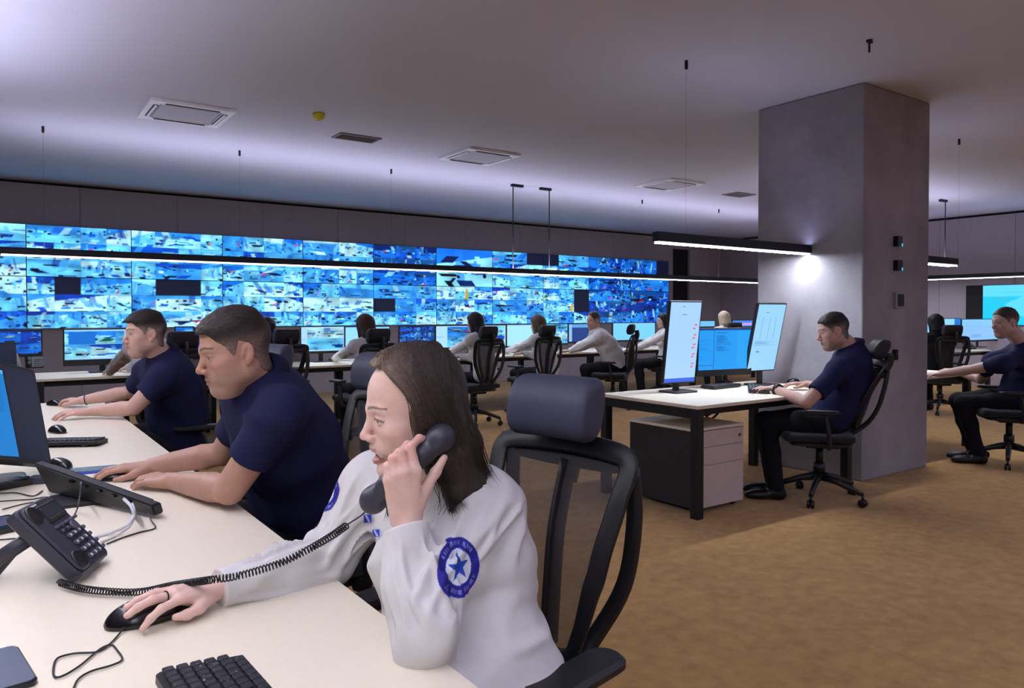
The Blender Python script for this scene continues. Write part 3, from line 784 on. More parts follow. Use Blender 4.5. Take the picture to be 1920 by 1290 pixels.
def feeds(H, Wd, cols, rows, seed, dark=False, blank=.08, merge=True):
    R = np.random.RandomState(seed); img = np.zeros((H, Wd, 3), F32); used = np.zeros((rows, cols), bool)
    xs = np.linspace(0, Wd, cols+1).astype(int); ys = np.linspace(0, H, rows+1).astype(int)
    for r in range(rows):
        for c in range(cols):
            if used[r, c]: continue
            w = 2 if merge and c+1 < cols and not used[r, c+1] and R.rand() < .25 else 1
            used[r, c:c+w] = True; y0, y1, x0, x1 = ys[r], ys[r+1], xs[c], xs[c+w]
            if R.rand() < blank: img[y0:y1, x0:x1] = NAVY; continue
            img[y0:y1, x0:x1] = room_feed(y1-y0, x1-x0, R, dark)
    img = blur(img, 1)
    for x in xs[1:-1]: img[:, x:x+1] *= .75
    for y in ys[1:-1]: img[y:y+1] *= .6
    return img
# ---- the video wall: 2 rows of panels, 1.21 m wide, .70 m high
vx = [.43-1.235*2, .43-1.235, .43, 1.68, 2.92, 4.163, 5.391, 6.618, 7.831, 9.042, 10.238, 11.442, 12.626]
VZ0, VZM, VZ1 = 1.095, 1.790, 2.480
ORD = ['first', 'second', 'third', 'fourth', 'fifth', 'sixth', 'seventh', 'eighth', 'ninth', 'tenth', 'eleventh', 'twelfth']
grid = {0: (4, 3), 1: (4, 3), 2: (4, 3), 3: (4, 3), 4: (4, 3), 5: (3, 3), 6: (1, 1), 7: (3, 3), 8: (3, 3), 9: (4, 3), 10: (3, 2), 11: (3, 2)}
for row, (z0, z1) in enumerate(((VZM, VZ1), (VZ0, VZM))):
    for i in range(1, len(vx)-1+0):
        a, b = vx[i], vx[i+1]
        vis = i-1
        c, r = grid[i-1 if i-1 in grid else 0]
        if row == 1 and c == 1: c, r = 3, 3
        img = feeds(96, 168, c, r, 100+row*40+i*3, dark=(i >= 10 or (i == 6 and row == 0)), blank=.05)
        if i == 1: lab = 'video wall panel cut by the left edge of the photo, %s row' % ('upper' if row == 0 else 'lower')
        elif i == len(vx)-2: lab = 'last video wall panel at the right end of the %s row' % ('upper' if row == 0 else 'lower')
        else: lab = '%s whole panel from the left in the %s row of the video wall' % (ORD[i-2], 'upper' if row == 0 else 'lower')
        p = empty('video_wall_panel', ((a+b)/2, YB-.06, (z0+z1)/2), 0, lab, 'display panel', 'panels of the video wall')
        w, h = b-a-.002, z1-z0-.002
        MB().box((0, .032, 0), (w, .056, h), bev=.001).build('housing', M_bez, p)
        s = link('screen', screen_mesh(img, w-.008, h-.008), M_vw, p); s.location = (0, .0025, 0)
# ---- desk monitors
def monitor(loc, rz, w, h, img, label, zc=None, tilt=0.0, portrait=False, group=None, strength=None, bez=.012, chin=None, deskz=.72, roll=0, base=True):
    """loc: x, y of the screen centre; rz: 0 faces -Y"""
    r = empty('monitor', (loc[0], loc[1], deskz), rz, label, 'monitor', group)
    chin = bez if chin is None else chin; zc = deskz+.13+h/2 if zc is None else zc; z = zc-deskz
    pv = empty('display_head', (0, 0, z)); pv.parent = r; pv.rotation_euler = (tilt, roll, 0)
    MB().rbox((0, .018, -(chin-bez)/2), (w+2*bez, .030, h+bez+chin), .008, axis=1).rbox((0, .042, 0), (w*.6, .03, h*.6), .02, axis=1).build('casing', M_bez, pv)
    s = link('screen', screen_mesh(img, w, h), M_scr, pv); s.location = (0, .0020, 0)
    if base:
        MB().box((0, .075, z*.5), (.05, .018, z)).cyl((0, .062, z), .03, .03, axis=1).build('stand_neck', M_black, r)
        MB().rbox((0, .05, .006), (.24, .19, .012), .03).build('stand_base', M_black, r)
    return r
def ui(H, Wd, bg, blocks):
    """flat screen drawing: blocks = (x0, y0, x1, y1, colour) in 0..1"""
    img = np.empty((H, Wd, 3), F32); img[:] = L3(bg)
    for x0, y0, x1, y1, c in blocks: img[int(y0*H):max(int(y0*H)+1, int(y1*H)), int(x0*Wd):max(int(x0*Wd)+1, int(x1*Wd))] = L3(c)
    return img
def lines(img, x0, x1, y0, y1, n, c, seed=0, dens=.7):
    R = np.random.RandomState(seed); H, Wd = img.shape[:2]
    for i in range(n):
        if R.rand() > dens: continue
        y = int((y0+(y1-y0)*i/n)*H); e = x0+(x1-x0)*R.uniform(.3, 1); img[y:y+1, int(x0*Wd):int(e*Wd)] = img[y:y+1, int(x0*Wd):int(e*Wd)]*.4+.6*L3(c)
    return img
# ------------------------------------------------------------------ furniture
DZ = .72
M_top = mat('cream_laminate', rgb(229, 219, 199), .42, nscale=60, namt=.015, bump=.03, bscale=500, spec=.4)
M_edge = mat('pale_edge_band', rgb(190, 178, 172), .5, nscale=30, namt=.03)
M_front = mat('pale_drawer_laminate', rgb(206, 190, 184), .45, nscale=30, namt=.03)
M_dkpan = mat('anthracite_panel', rgb(36, 36, 42), .55, nscale=40, namt=.05)
def desk(name_label, x0, x1, y0, y1, legs=True, cat='desk', z=DZ, rz=0, group=None):
    cx, cy = (x0+x1)/2, (y0+y1)/2; w, d = x1-x0, y1-y0
    r = empty('office_desk', (cx, cy, 0), rz, name_label, cat, group)
    MB().box((0, 0, z-.011), (w, d, .022), bev=.0015).build('desk_top', M_top, r)
    if legs:
        for s in (-1, 1):
            for t in (-1, 1):
                MB().box((s*(w/2-.035), t*(d/2-.035), (z-.022)/2), (.06, .06, z-.022), bev=.003).build('leg', M_blackm, r)
            MB().box((s*(w/2-.035), 0, z-.055), (.0598, d-.13, .06), bev=.002).build('side_rail', M_blackm, r)
        for t in (-1, 1): MB().box((0, t*(d/2-.09), z-.05), (w-.13, .03, .05), bev=.002).build('long_rail', M_blackm, r)
    return r
desk('long cream desk in front, where the woman on the telephone leans', -.175, .617, -1.2, 5.66)
desk('long cream desk behind the leftmost monitors, back to back with the front desk', -.975, -.183, -1.2, 5.66)
MD = desk('cream desk with black legs and three monitors beside the concrete column', 3.62, 5.38, 3.12, 4.03)
desk('cream desk right of the concrete column where the young man reaches out', 6.62, 7.86, 3.34, 4.10)
# back row along the video wall, slightly fanned
def yfront(x): return 7.66+max(0, x-.6)*.112
bx = [(-1.25, .30), (.34, 1.98), (2.02, 3.55), (3.59, 5.15), (5.19, 6.60), (6.64, 8.15), (8.19, 9.9)]
bl = ['cream desk at the left edge in the back row', 'back row desk carrying the wide monitor left of the nearest seated men', 'back row desk hidden partly by the dark-haired man in front', 'back row desk where the brown-haired woman sits', 'back row desk between the long-haired women', 'back row desk where the balding man leans forward', 'last back row desk toward the column']
for (a, b), l in zip(bx, bl):
    y = yfront((a+b)/2); desk(l, a, b, y, y+.85, group=None)
# pedestal under the mid desk
def pedestal(x0, x1, y0, y1, h, label):
    r = empty('drawer_pedestal', ((x0+x1)/2, (y0+y1)/2, 0), 0, label, 'drawer unit'); w, d = x1-x0, y1-y0
    MB().box((0, .009, h/2+.01), (w, d-.018, h-.05), bev=.001).build('carcass', M_dkpan, r)
    MB().box((0, 0, h-.009), (w+.002, d+.002, .018), bev=.001).build('top', M_top, r)
    zs = [.03, .03+(h-.06)*.56, .03+(h-.06)*.80, h-.022]
    hs = []
    for i in range(3):
        a, b = zs[i]+.0015, zs[i+1]-.0015
        f = MB().box((0, -d/2+.009, (a+b)/2), (w-.002, .018, b-a), bev=.001).build('drawer_front', M_front, r)
    MB().cyl((w/2-.045, -d/2-.003, (zs[2]+zs[3])/2), .011, .008, axis=1, n=18).cyl((w/2-.045, -d/2-.009, (zs[2]+zs[3])/2), .003, .012, axis=1, n=8).build('lock', M_chrome, r)
    for s in (-1, 1):
        for t in (-1, 1): MB().cyl((s*(w/2-.05), t*(d/2-.05), .014), .014, .028, axis=0, n=14).build('caster', M_black, r)
pedestal(3.70, 4.20, 3.22, 3.80, .555, 'pale-fronted drawer unit with dark sides under the desk by the column')
# chairs
def fabric(name, c, sc=500, b=.3): return mat(name, c, .85, nscale=120, namt=.12, bump=b, bscale=sc, spec=.25, sheen=.15)
M_seatf = fabric('black_seat_fabric', rgb(34, 34, 40))
M_head = mat('slate_headrest_leather', rgb(62, 64, 84), .48, nscale=30, namt=.05, bump=.08, bscale=350, spec=.4)
M_headk = mat('black_headrest_leather', rgb(26, 26, 34), .5, nscale=30, namt=.05, bump=.08, bscale=350, spec=.4)
def net_mat():
    m, nt, N, L, b = nodes('chair_net'); b.inputs['Base Color'].default_value = rgb(58, 56, 60)+(1,); b.inputs['Roughness'].default_value = .8
    t = N.new('ShaderNodeBsdfTransparent'); mx = N.new('ShaderNodeMixShader'); tc = N.new('ShaderNodeTexCoord')
    w = N.new('ShaderNodeTexWave'); w.inputs['Scale'].default_value = 160; w.bands_direction = 'DIAGONAL'; L.new(tc.outputs['Object'], w.inputs['Vector'])
    r = N.new('ShaderNodeMapRange'); r.inputs['To Min'].default_value = .22; r.inputs['To Max'].default_value = .50; L.new(w.outputs['Fac'], r.inputs['Value'])
    L.new(r.outputs['Result'], mx.inputs[0]); L.new(b.outputs[0], mx.inputs[1]); L.new(t.outputs[0], mx.inputs[2])
    L.new(mx.outputs[0], nt.nodes['Material Output'].inputs[0]); return m
M_net = net_mat()
def spl(pts, n):
    """Catmull-Rom through points"""
    pts = [Vector(p) for p in pts]; P = [2*pts[0]-pts[1]]+pts+[2*pts[-1]-pts[-2]]; out = []
    for i in range(1, len(P)-2):
        for k in range(n):
            t = k/n; a, b, c, d = P[i-1:i+3]
            out.append(.5*((2*b)+(c-a)*t+(2*a-5*b+4*c-d)*t*t+(3*b-a-3*c+d)*t**3))
    return out+[pts[-1]]
def back_y(z):           # the backrest's side profile: local y of the net at height z (chair faces +y)
    return float(np.interp(z, [.52, .60, .70, .80, .90, 1.0, 1.04], [-.215, -.205, -.20, -.215, -.245, -.285, -.30]))
def chair_parts(head_mat, recline=0):
    r = empty('office_chair')
    # seat
    s = SDF(); s.box((0, .02, .455), (.245, .235, .035), .034, 0)
    s.disp(lambda P: .012*((P[:, 0]/.25)**2) - .012*smoothstep(P[:, 1], .12, .26)*-1*smoothstep(P[:, 2], .4, .5)*-1, (-.3, -.3, .38), (.3, .3, .52))
    v, f = s.mesh(.009); link('seat', np_mesh('seat', v, f), M_seatf, r)
    MB().rbox((0, .0, .408), (.40, .40, .022), .08).box((0, -.02, .385), (.16, .22, .04), bev=.01).build('seat_pan', M_black, r)
    # back frame loop
    def outline(z): return float(np.interp(z, [.52, .60, .72, .86, .97, 1.0], [.080, .118, .164, .192, .208, .202]))
    zs = np.linspace(.53, .945, 14); right = [(outline(z), back_y(z), z) for z in zs]
    top = [(.203, back_y(.97), .970), (.188, back_y(.985)-.002, .988), (.160, back_y(.995)-.004, .998), (.09, back_y(1.0)-.009, 1.004), (0, back_y(1.0)-.012, 1.006)]
    loop = right+top; loop = loop+[(-x, y, z) for x, y, z in loop[-2::-1]]
    bot = [(-.05, back_y(.52), .515), (.05, back_y(.52), .515)]
    lp = spl(loop+bot+[loop[0]], 3)[:-1]
    fm = MB(); mcount = len(lp); rings = []      # a flat band that follows the net's edge, wider at the top
    ctr = Vector((0, back_y(.78), .78))
    for i, p in enumerate(lp):
        t = (lp[(i+1) % mcount]-lp[i-1]).normalized(); inw = (ctr-p); inw = (inw-t*inw.dot(t)).normalized(); nn = t.cross(inw).normalized()
        w = .026+.010*float(smoothstep(np.array(p.z), .58, .72))
        rings.append([fm.bm.verts.new(p+inw*a+nn*b) for a, b in ((-.010, -.006), (-.013, 0), (-.010, .008), (w*.8, .006), (w, 0), (w*.8, -.005))])
    for i in range(mcount):
        A, B = rings[i], rings[(i+1) % mcount]
        for k in range(6): fm.bm.faces.new((A[k], A[(k+1) % 6], B[(k+1) % 6], B[k])).smooth = True
    fm.build('back_frame', M_black, r)
    # net
    nz, nx = 16, 11; vs = []
    for z in np.linspace(.52, 1.0, nz):
        o = outline(z)
        for u in np.linspace(-1, 1, nx): vs.append((u*o, back_y(z)-.03*(1-u*u)*smoothstep(np.array(z), .5, .7)*.9, z))
    vs = np.array(vs); i = np.arange(nz*nx).reshape(nz, nx)
    q = np.stack((i[:-1, :-1].ravel(), i[:-1, 1:].ravel(), i[1:, 1:].ravel(), i[1:, :-1].ravel()), 1)
    link('back_net', np_mesh('back_net', vs, q), M_net, r)
    # top yoke, lumbar strap, headrest arm
    yk = MB()
    yk.tube(spl([(-.165, back_y(.97)-.028, .962), (-.1, back_y(.95)-.046, .955), (0, back_y(.95)-.052, .952), (.1, back_y(.95)-.046, .955), (.165, back_y(.97)-.028, .962)], 4), .022, 8, flat=(.45, 1))
    yk.build('top_yoke', M_black, r)
    sp = MB(); sp.tube(spl([(0, back_y(.95)-.040, .95), (0, back_y(.8)-.045, .80), (0, back_y(.65)-.04, .66), (0, back_y(.55)-.02, .53)], 5), .034, 8, flat=(1, .28)); sp.build('back_spine', M_black, r)
    for sx in (-1, 1):
        MB().tube(spl([(sx*.180, back_y(.96)-.034, .955), (sx*.185, back_y(.86)-.075, .84), (sx*.16, back_y(.7)-.105, .69), (sx*.10, -.27, .56), (sx*.06, -.16, .44), (sx*.04, -.04, .40)], 5), .019, 8, flat=(.8, 1.1)).build('support_bar', M_black, r)
    MB().tube(spl([(0, back_y(.9)-.06, .90), (0, back_y(1.0)-.055, 1.0), (0, back_y(1.0)-.045, 1.07)], 4), .030, 8, flat=(1, .45)).build('headrest_arm', M_black, r)
    # headrest pad: curved in plan, thicker in the middle
    s = SDF(); hy = -.262
    def pad(P):
        x, y, z = P[:, 0], P[:, 1], P[:, 2]; zz = z-1.082; yc = hy+.9*x*x-.9*zz*zz-.18*zz
        p_ = 2.5; e_ = ((np.abs(y-yc)/.046)**p_+(np.abs(zz)/.072)**p_)**(1/p_); d1 = (e_-1)*.045; d2 = np.abs(x)-.120
        k = .022; h = np.maximum(k-np.abs(d1-d2), 0)/k; return np.maximum(d1, d2)+h*h*k*.25
    s.add('u', pad, (-.17, -.38, .97), (.17, -.15, 1.20), 0)
    v, f = s.mesh(.006); link('headrest', np_mesh('headrest', v, f), head_mat, r)
    if recline:
        Rm = Matrix.Translation((0, -.20, .50)) @ Matrix.Rotation(-recline, 4, 'X').inverted() @ Matrix.Translation((0, .20, -.50))
        for ch in r.children:
            if ch.name.split('.')[0] in ('back_frame', 'back_net', 'top_yoke', 'back_spine', 'support_bar', 'headrest_arm', 'headrest'): ch.data.transform(Rm)
    # arms
    for sx in (-1, 1):
        a = MB().tube(spl([(sx*.20, -.03, .40), (sx*.275, -.03, .42), (sx*.285, -.02, .52), (sx*.285, 0, .625)], 4), .018, 8, flat=(.8, 1.3)).build('armrest', M_black, r)
        MB().rbox((sx*.285, .03, .640), (.085, .25, .026), .038, bev=.008).build('arm_pad', M_black, a)
    MB().cyl((0, -.01, .30), .026, .18, n=20).build('gas_lift', M_blackg, r)
    MB().cyl((0, -.01, .225), .040, .06, n=20).build('gas_lift_cover', M_black, r)
    for k in range(5):
        a = 2*math.pi*k/5+.3; d = Vector((math.cos(a), math.sin(a), 0)); o = Vector((0, -.01, 0))
        MB().tube([o+Vector((0, 0, .16))+d*.02, o+Vector((0, 0, .145))+d*.12, o+Vector((0, 0, .085))+d*.305], [.030, .024, .017], 8, flat=(.9, 1)).build('base_spoke', M_black, r)
        c = MB(); e = o+d*.305; t = Vector((-d.y, d.x, 0))
        R = Matrix.Rotation(a+math.pi/2, 4, 'Z')
        for sgn in (-1, 1): c.lathe(e+t*(.013*sgn)+Vector((0, 0, .027)), [(-.010, .020), (-.007, .027), (.007, .027), (.010, .020)], axis=0, n=18, rot=R.to_3x3())
        c.cyl(e+Vector((0, 0, .06)), .009, .05, n=10); c.build('caster', M_blackg, r)
    return r
CHAIRS = {}
def place_chair(x, y, face, label, slate=False, group=None, rz_extra=0, recline=0):
    """face: (dx, dy) the sitter looks along"""
    k = ('slate' if slate else 'black')+str(recline)
    if k not in CHAIRS: CHAIRS[k] = chair_parts(M_head if slate else M_headk, recline); r = CHAIRS[k]
    else: r = copy_tree(CHAIRS[k])
    r.location = (x, y, 0); r.rotation_euler = (0, 0, math.atan2(face[1], face[0])-math.pi/2+rz_extra)
    tag(r, label, 'office chair', group); return r
# ---- small desk things
def mouse(px, py, face, label, scale=1.0, pos=None, z=DZ):
    p = pos or at_z(px, py, z); rz = math.atan2(face[1], face[0])-math.pi/2
    r = empty('computer_mouse', (p[0], p[1], z), rz, label, 'computer mouse')
    s = SDF(); s.ell((0, -.004, .004), (.032, .062, .034), 0); s.ell((0, .02, .0), (.030, .045, .025), .02)
    s.cut((0, 0, .0015), (0, 0, -1), (-.1, -.1, -.1), (.1, .1, .01), .003)
    s.box((0, .045, .033), (.0007, .035, .02), .0003, .001, 's'); 
    v, f = s.mesh(.0022); link('shell', np_mesh('shell', v*scale, f), M_blackg, r)
    MB().cyl((0, .036*scale, .0245*scale), .008*scale, .007*scale, axis=0, n=16).build('scroll_wheel', M_black, r)
    return r
def keyboard(center, rz, label, w=.44, d=.15, z=DZ, tilt=.07, numpad=True):
    r = empty('keyboard', (center[0], center[1], z), rz, label, 'keyboard')
    MB().rbox((0, 0, .014), (w, d, .016), .01, rot=(tilt, 0, 0)).build('case', M_black, r)
    k = MB(); rows = 6
    for j in range(rows):
        y = d/2-.018-j*(d-.03)/(rows-1)*.98; x = -w/2+.012
        while x < w/2-.02:
            kw = .0165
            if j == rows-1 and -w*.28 < x < -w*.1: kw = .105
            if (w*.18 < x+kw/2 < w*.2) or (w*.315 < x+kw/2 < w*.33): x += .008; continue
            k.rbox((x+kw/2, y, .0255+y*tilt), (kw, .0165, .008), .002, bev=.0015, n=2); x += kw+.0025
    k.build('keys', M_key, r)
    for s in (-1, 1): MB().box((s*(w/2-.05), d/2-.012, .008), (.03, .012, .016)).build('foot', M_black, r)
    return r
def keycap_mat():
    m, nt, N, L, b = nodes('keycaps'); tc = N.new('ShaderNodeTexCoord')
    n = N.new('ShaderNodeTexNoise'); n.inputs['Scale'].default_value = 190; L.new(tc.outputs['Object'], n.inputs['Vector'])
    r = N.new('ShaderNodeValToRGB'); r.color_ramp.elements[0].position = .66; r.color_ramp.elements[0].color = rgb(32, 33, 40)+(1,)
    r.color_ramp.elements[1].position = .70; r.color_ramp.elements[1].color = rgb(120, 122, 130)+(1,)
    L.new(n.outputs['Fac'], r.inputs['Fac']); L.new(r.outputs['Color'], b.inputs['Base Color']); b.inputs['Roughness'].default_value = .45
    return m
M_key = keycap_mat()
def cable(pts, r, label, m=None, cat='cable', name='cable', n=6, sub=6):
    return tag(MB().tube(spl(pts, sub), r, n).build(name, m or M_black), label, cat)
M_phone = mat('charcoal_phone_plastic', rgb(52, 54, 66), .42, nscale=40, namt=.05, bump=.06, bscale=500)
M_lcd = mat('phone_display', rgb(38, 44, 56), .2, namt=.02)
M_pkey = mat('phone_keys', rgb(74, 76, 90), .45, namt=.04)
M_print = mat('grey_print', rgb(206, 208, 214), .5, namt=.02)
def desk_phone(M, label, handset=True, detail=True):
    """M: matrix, local x right, y up the face, z out of the face; origin at the middle of the front edge"""
    r = empty('desk_telephone', (0, 0, 0), 0, label, 'telephone'); r.matrix_world = M
    W, H = .160, .195
    MB().rbox((0, H/2, -.014), (W, H, .028), .014, bev=.004).build('body', M_phone, r)
    c = MB()
    c.rbox((-W*.31, H/2, .004), (.052, H*.93, .008), .018, bev=.003)
    c.build('cradle', M_phone, r)
    for y in (H*.16, H*.84): MB().lathe((-W*.31, y, .010), [(-.004, .022), (.0, .0235), (.003, .020), (-.001, .012)], n=24).build('handset_cup', M_black, r)
    d = MB().rbox((W*.16, H*.80, .002), (.09, .046, .006), .005); d.build('display_frame', M_black, r)
    MB().rbox((W*.16, H*.80, .0045), (.074, .034, .003), .003).build('display', M_lcd, r)
    k = MB(); pr = MB()
    if detail:
        for i in range(4):
            for j in range(3):
                x, y = W*.02+j*.022, H*.12+i*.021; k.rbox((x, y, .003), (.015, .012, .007), .004, n=3); pr.box((x, y, .0067), (.006, .006, .0004))
            k.rbox((W*.02+.07, H*.12+i*.021, .003), (.012, .010, .006), .003, n=3)
        for j in range(5): k.rbox((W*-.05+j*.022, H*.60, .003), (.016, .008, .006), .003, n=3)
        for j in range(3): k.rbox((W*.0+j*.024, H*.53, .003), (.012, .009, .006), .003, n=3)
        k.cyl((W*.30, H*.52, .004), .012, .008, n=18)
        pr.box((-W*.06, H*.955, .0004), (.03, .004, .0006))
        k.build('keypad', M_pkey, r); pr.build('key_printing', M_print, r)
    else:
        for i in range(4):
            for j in range(4): k.rbox((W*.02+j*.02, H*.12+i*.021, .003), (.015, .012, .007), .004, n=2)
        k.build('keypad', M_pkey, r)
    return r
def handset_mesh(mb, L=.20):
    """a telephone handset along local x, ear end at +x; cups face -z"""
    s = SDF()
    s.chain([(-L*.42, 0, 0), (-L*.2, 0, .014), (L*.2, 0, .014), (L*.42, 0, 0)], [.022, .0195, .0195, .022], .012)
    for q, rr in ((-1, .0255), (1, .027)):
        s.eseg((q*L*.42, 0, .004), (q*L*.42, 0, -.016), (rr, .024), (rr*.9, .021), (1, 0, 0), .012)
        s.cut((q*L*.42, 0, -.024), (0, 0, -1), (-.2, -.1, -.1), (.2, .1, -.01), .004)
    v, f = s.mesh(.0025); return v, f
# ------------------------------------------------------------------ whole figures
M_navy = mat('navy_polo_knit', rgb(29, 32, 68), .85, nscale=90, namt=.10, bump=.25, bscale=900, spec=.2)
M_whiteshirt = mat('white_uniform_cotton', rgb(212, 210, 210), .8, nscale=60, namt=.02, bump=.12, bscale=900, spec=.2)
M_greyshirt = mat('pale_grey_shirt', rgb(186, 182, 188), .8, nscale=60, namt=.03, bump=.12, bscale=900, spec=.2)
M_trous = mat('black_trousers', rgb(20, 20, 27), .85, nscale=80, namt=.1, bump=.2, bscale=700, spec=.2)
M_shoe = mat('black_shoe_leather', rgb(17, 17, 19), .4, nscale=40, namt=.08)
M_collar = mat('navy_collar_rib', rgb(24, 26, 56), .85, nscale=160, namt=.1, bump=.25, bscale=900, spec=.2)
def ik(Sh, W, l1, l2, pole):
    d = W-Sh; L = min(d.length, (l1+l2)*.999); u = d.normalized(); a = (l1*l1-l2*l2+L*L)/(2*L); h = math.sqrt(max(l1*l1-a*a, 1e-6))
    p = pole-u*pole.dot(u); p.normalize(); return Sh+u*a+p*h
def wrinkle(amp=.0035, f=9, seed=1):
    def fn(P):
        n = noise3(P*f+noise3(P*f*.6, seed+5)[:, None]*.6, seed); m = noise3(P*f*2.3, seed+1)
        return (amp*(.5-1.2*np.exp(-(n*2.2)**2))+amp*.3*m).astype(F32)
    return fn
def limb_fold(a, b, amp, fa=3.0, fl=6.0, seed=3, r=.09):
    """folds running along a limb"""
    a = np.array(a, F32); b = np.array(b, F32); ba = b-a; L = float(np.linalg.norm(ba)); ax = ba/L
    def fn(P):
        q = P-a; t = q @ ax; d = q-t[:, None]*ax; rr = np.sqrt((d*d).sum(1))+1e-6; e = d/rr[:, None]
        w = smoothstep(rr, .008, .03)*smoothstep(t, -.03, .04)*(1-smoothstep(t, L-.04, L+.03))*(1-smoothstep(rr, r, r*1.5))
        n = noise3(np.concatenate([e*fa+t[:, None]*ax*0, ], 1)+ax*(t*fl)[:, None], seed)
        return (w*amp*(.7-1.5*np.exp(-(n*3.2)**2)*.9)).astype(F32)
    return fn
def collar(parent, c, axis, front, r, h, m, drop=.03, gap=.5, name='collar', flare=.020, ry=1.1):
    z = Vector(axis).normalized(); f = Vector(front); f = (f-z*f.dot(z)).normalized(); x = f.cross(z)
    n = 40; vs = []; prof = 6
    for i in range(n+1):
        th = gap/2+(2*math.pi-gap)*i/n; fr_ = math.cos(th); w = max(0, fr_)**3
        d = f*(math.cos(th)*ry)+x*math.sin(th)
        low = -.010-drop*w; tilt = -.014*fr_
        for (rr, zz) in ((r+.003, -.012), (r+.001, h*.6), (r+.002, h), (r+.007, h+.003), (r+.011+flare*.4, h*.45), (r+.010+flare*(1+.5*w), low)):
            vs.append(Vector(c)+d*rr+z*(zz+tilt))
    fs = [[i*prof+j, (i+1)*prof+j, (i+1)*prof+j+1, i*prof+j+1] for i in range(n) for j in range(prof-1)]
    me = np_mesh(name, np.array([tuple(v) for v in vs]), np.array(fs, np.int32)); o = link(name, me, m, parent)
    sm = o.modifiers.new('thick', 'SOLIDIFY'); sm.thickness = .003; sm.offset = 0
    return o
def long_hair(fr, col, vox, length=.26, bun=False, tail=False):
    s = SDF()
    def H(y): return np.interp(y, [-.12, -.06, .01, .03, .05, .068, .08, .2], [-.3, -.2, -.10, -.02, .025, .058, .066, .08])
    def cap(P):
        d = skull_dist(P)-.013-.003*noise3(P*np.array((60, 60, 18), F32), 5); reg = (H(P[:, 1])-P[:, 2])*.7
        k = .01; h = np.maximum(k-np.abs(d-reg), 0)/k; return np.maximum(d, reg)+h*h*k*.25
    s.add('u', cap, (-.11, -.13, -.16), (.11, .11, .15), 0, fr)
    if not bun and not tail:
        s.eseg((0, -.055, .03), (0, -.080, -.10), (.085, .058), (.088, .045), (1, 0, 0), .03, fr=fr)
        s.eseg((0, -.080, -.10), (0, -.085, -length), (.088, .042), (.070, .022), (1, 0, 0), .03, fr=fr)
        for x in (1, -1): s.eseg((x*.072, .0, .02), (x*.078, -.005, -.12), (.016, .034), (.012, .026), (1, 0, 0), .02, fr=fr)
    if tail: s.chain([(0, -.10, .05), (0, -.135, .03), (0, -.14, -.08), (0, -.12, -.18)], [.025, .028, .026, .010], .02, fr=fr)
    s.disp(lambda P: .0035*noise3(P*np.array((95, 95, 14), F32), 8), (-.12, -.2, -.4), (.12, .12, .16), fr)
    v, f = s.mesh(vox); L = fr.loc(v); g = 1+.3*noise3(L*np.array((200, 200, 20), F32), 4)
    return np_mesh('long_hair', v, f, col=np.clip(np.array(col, F32)*g[:, None], 0, 1))
BASE_SKIN = (.56, .345, .275)
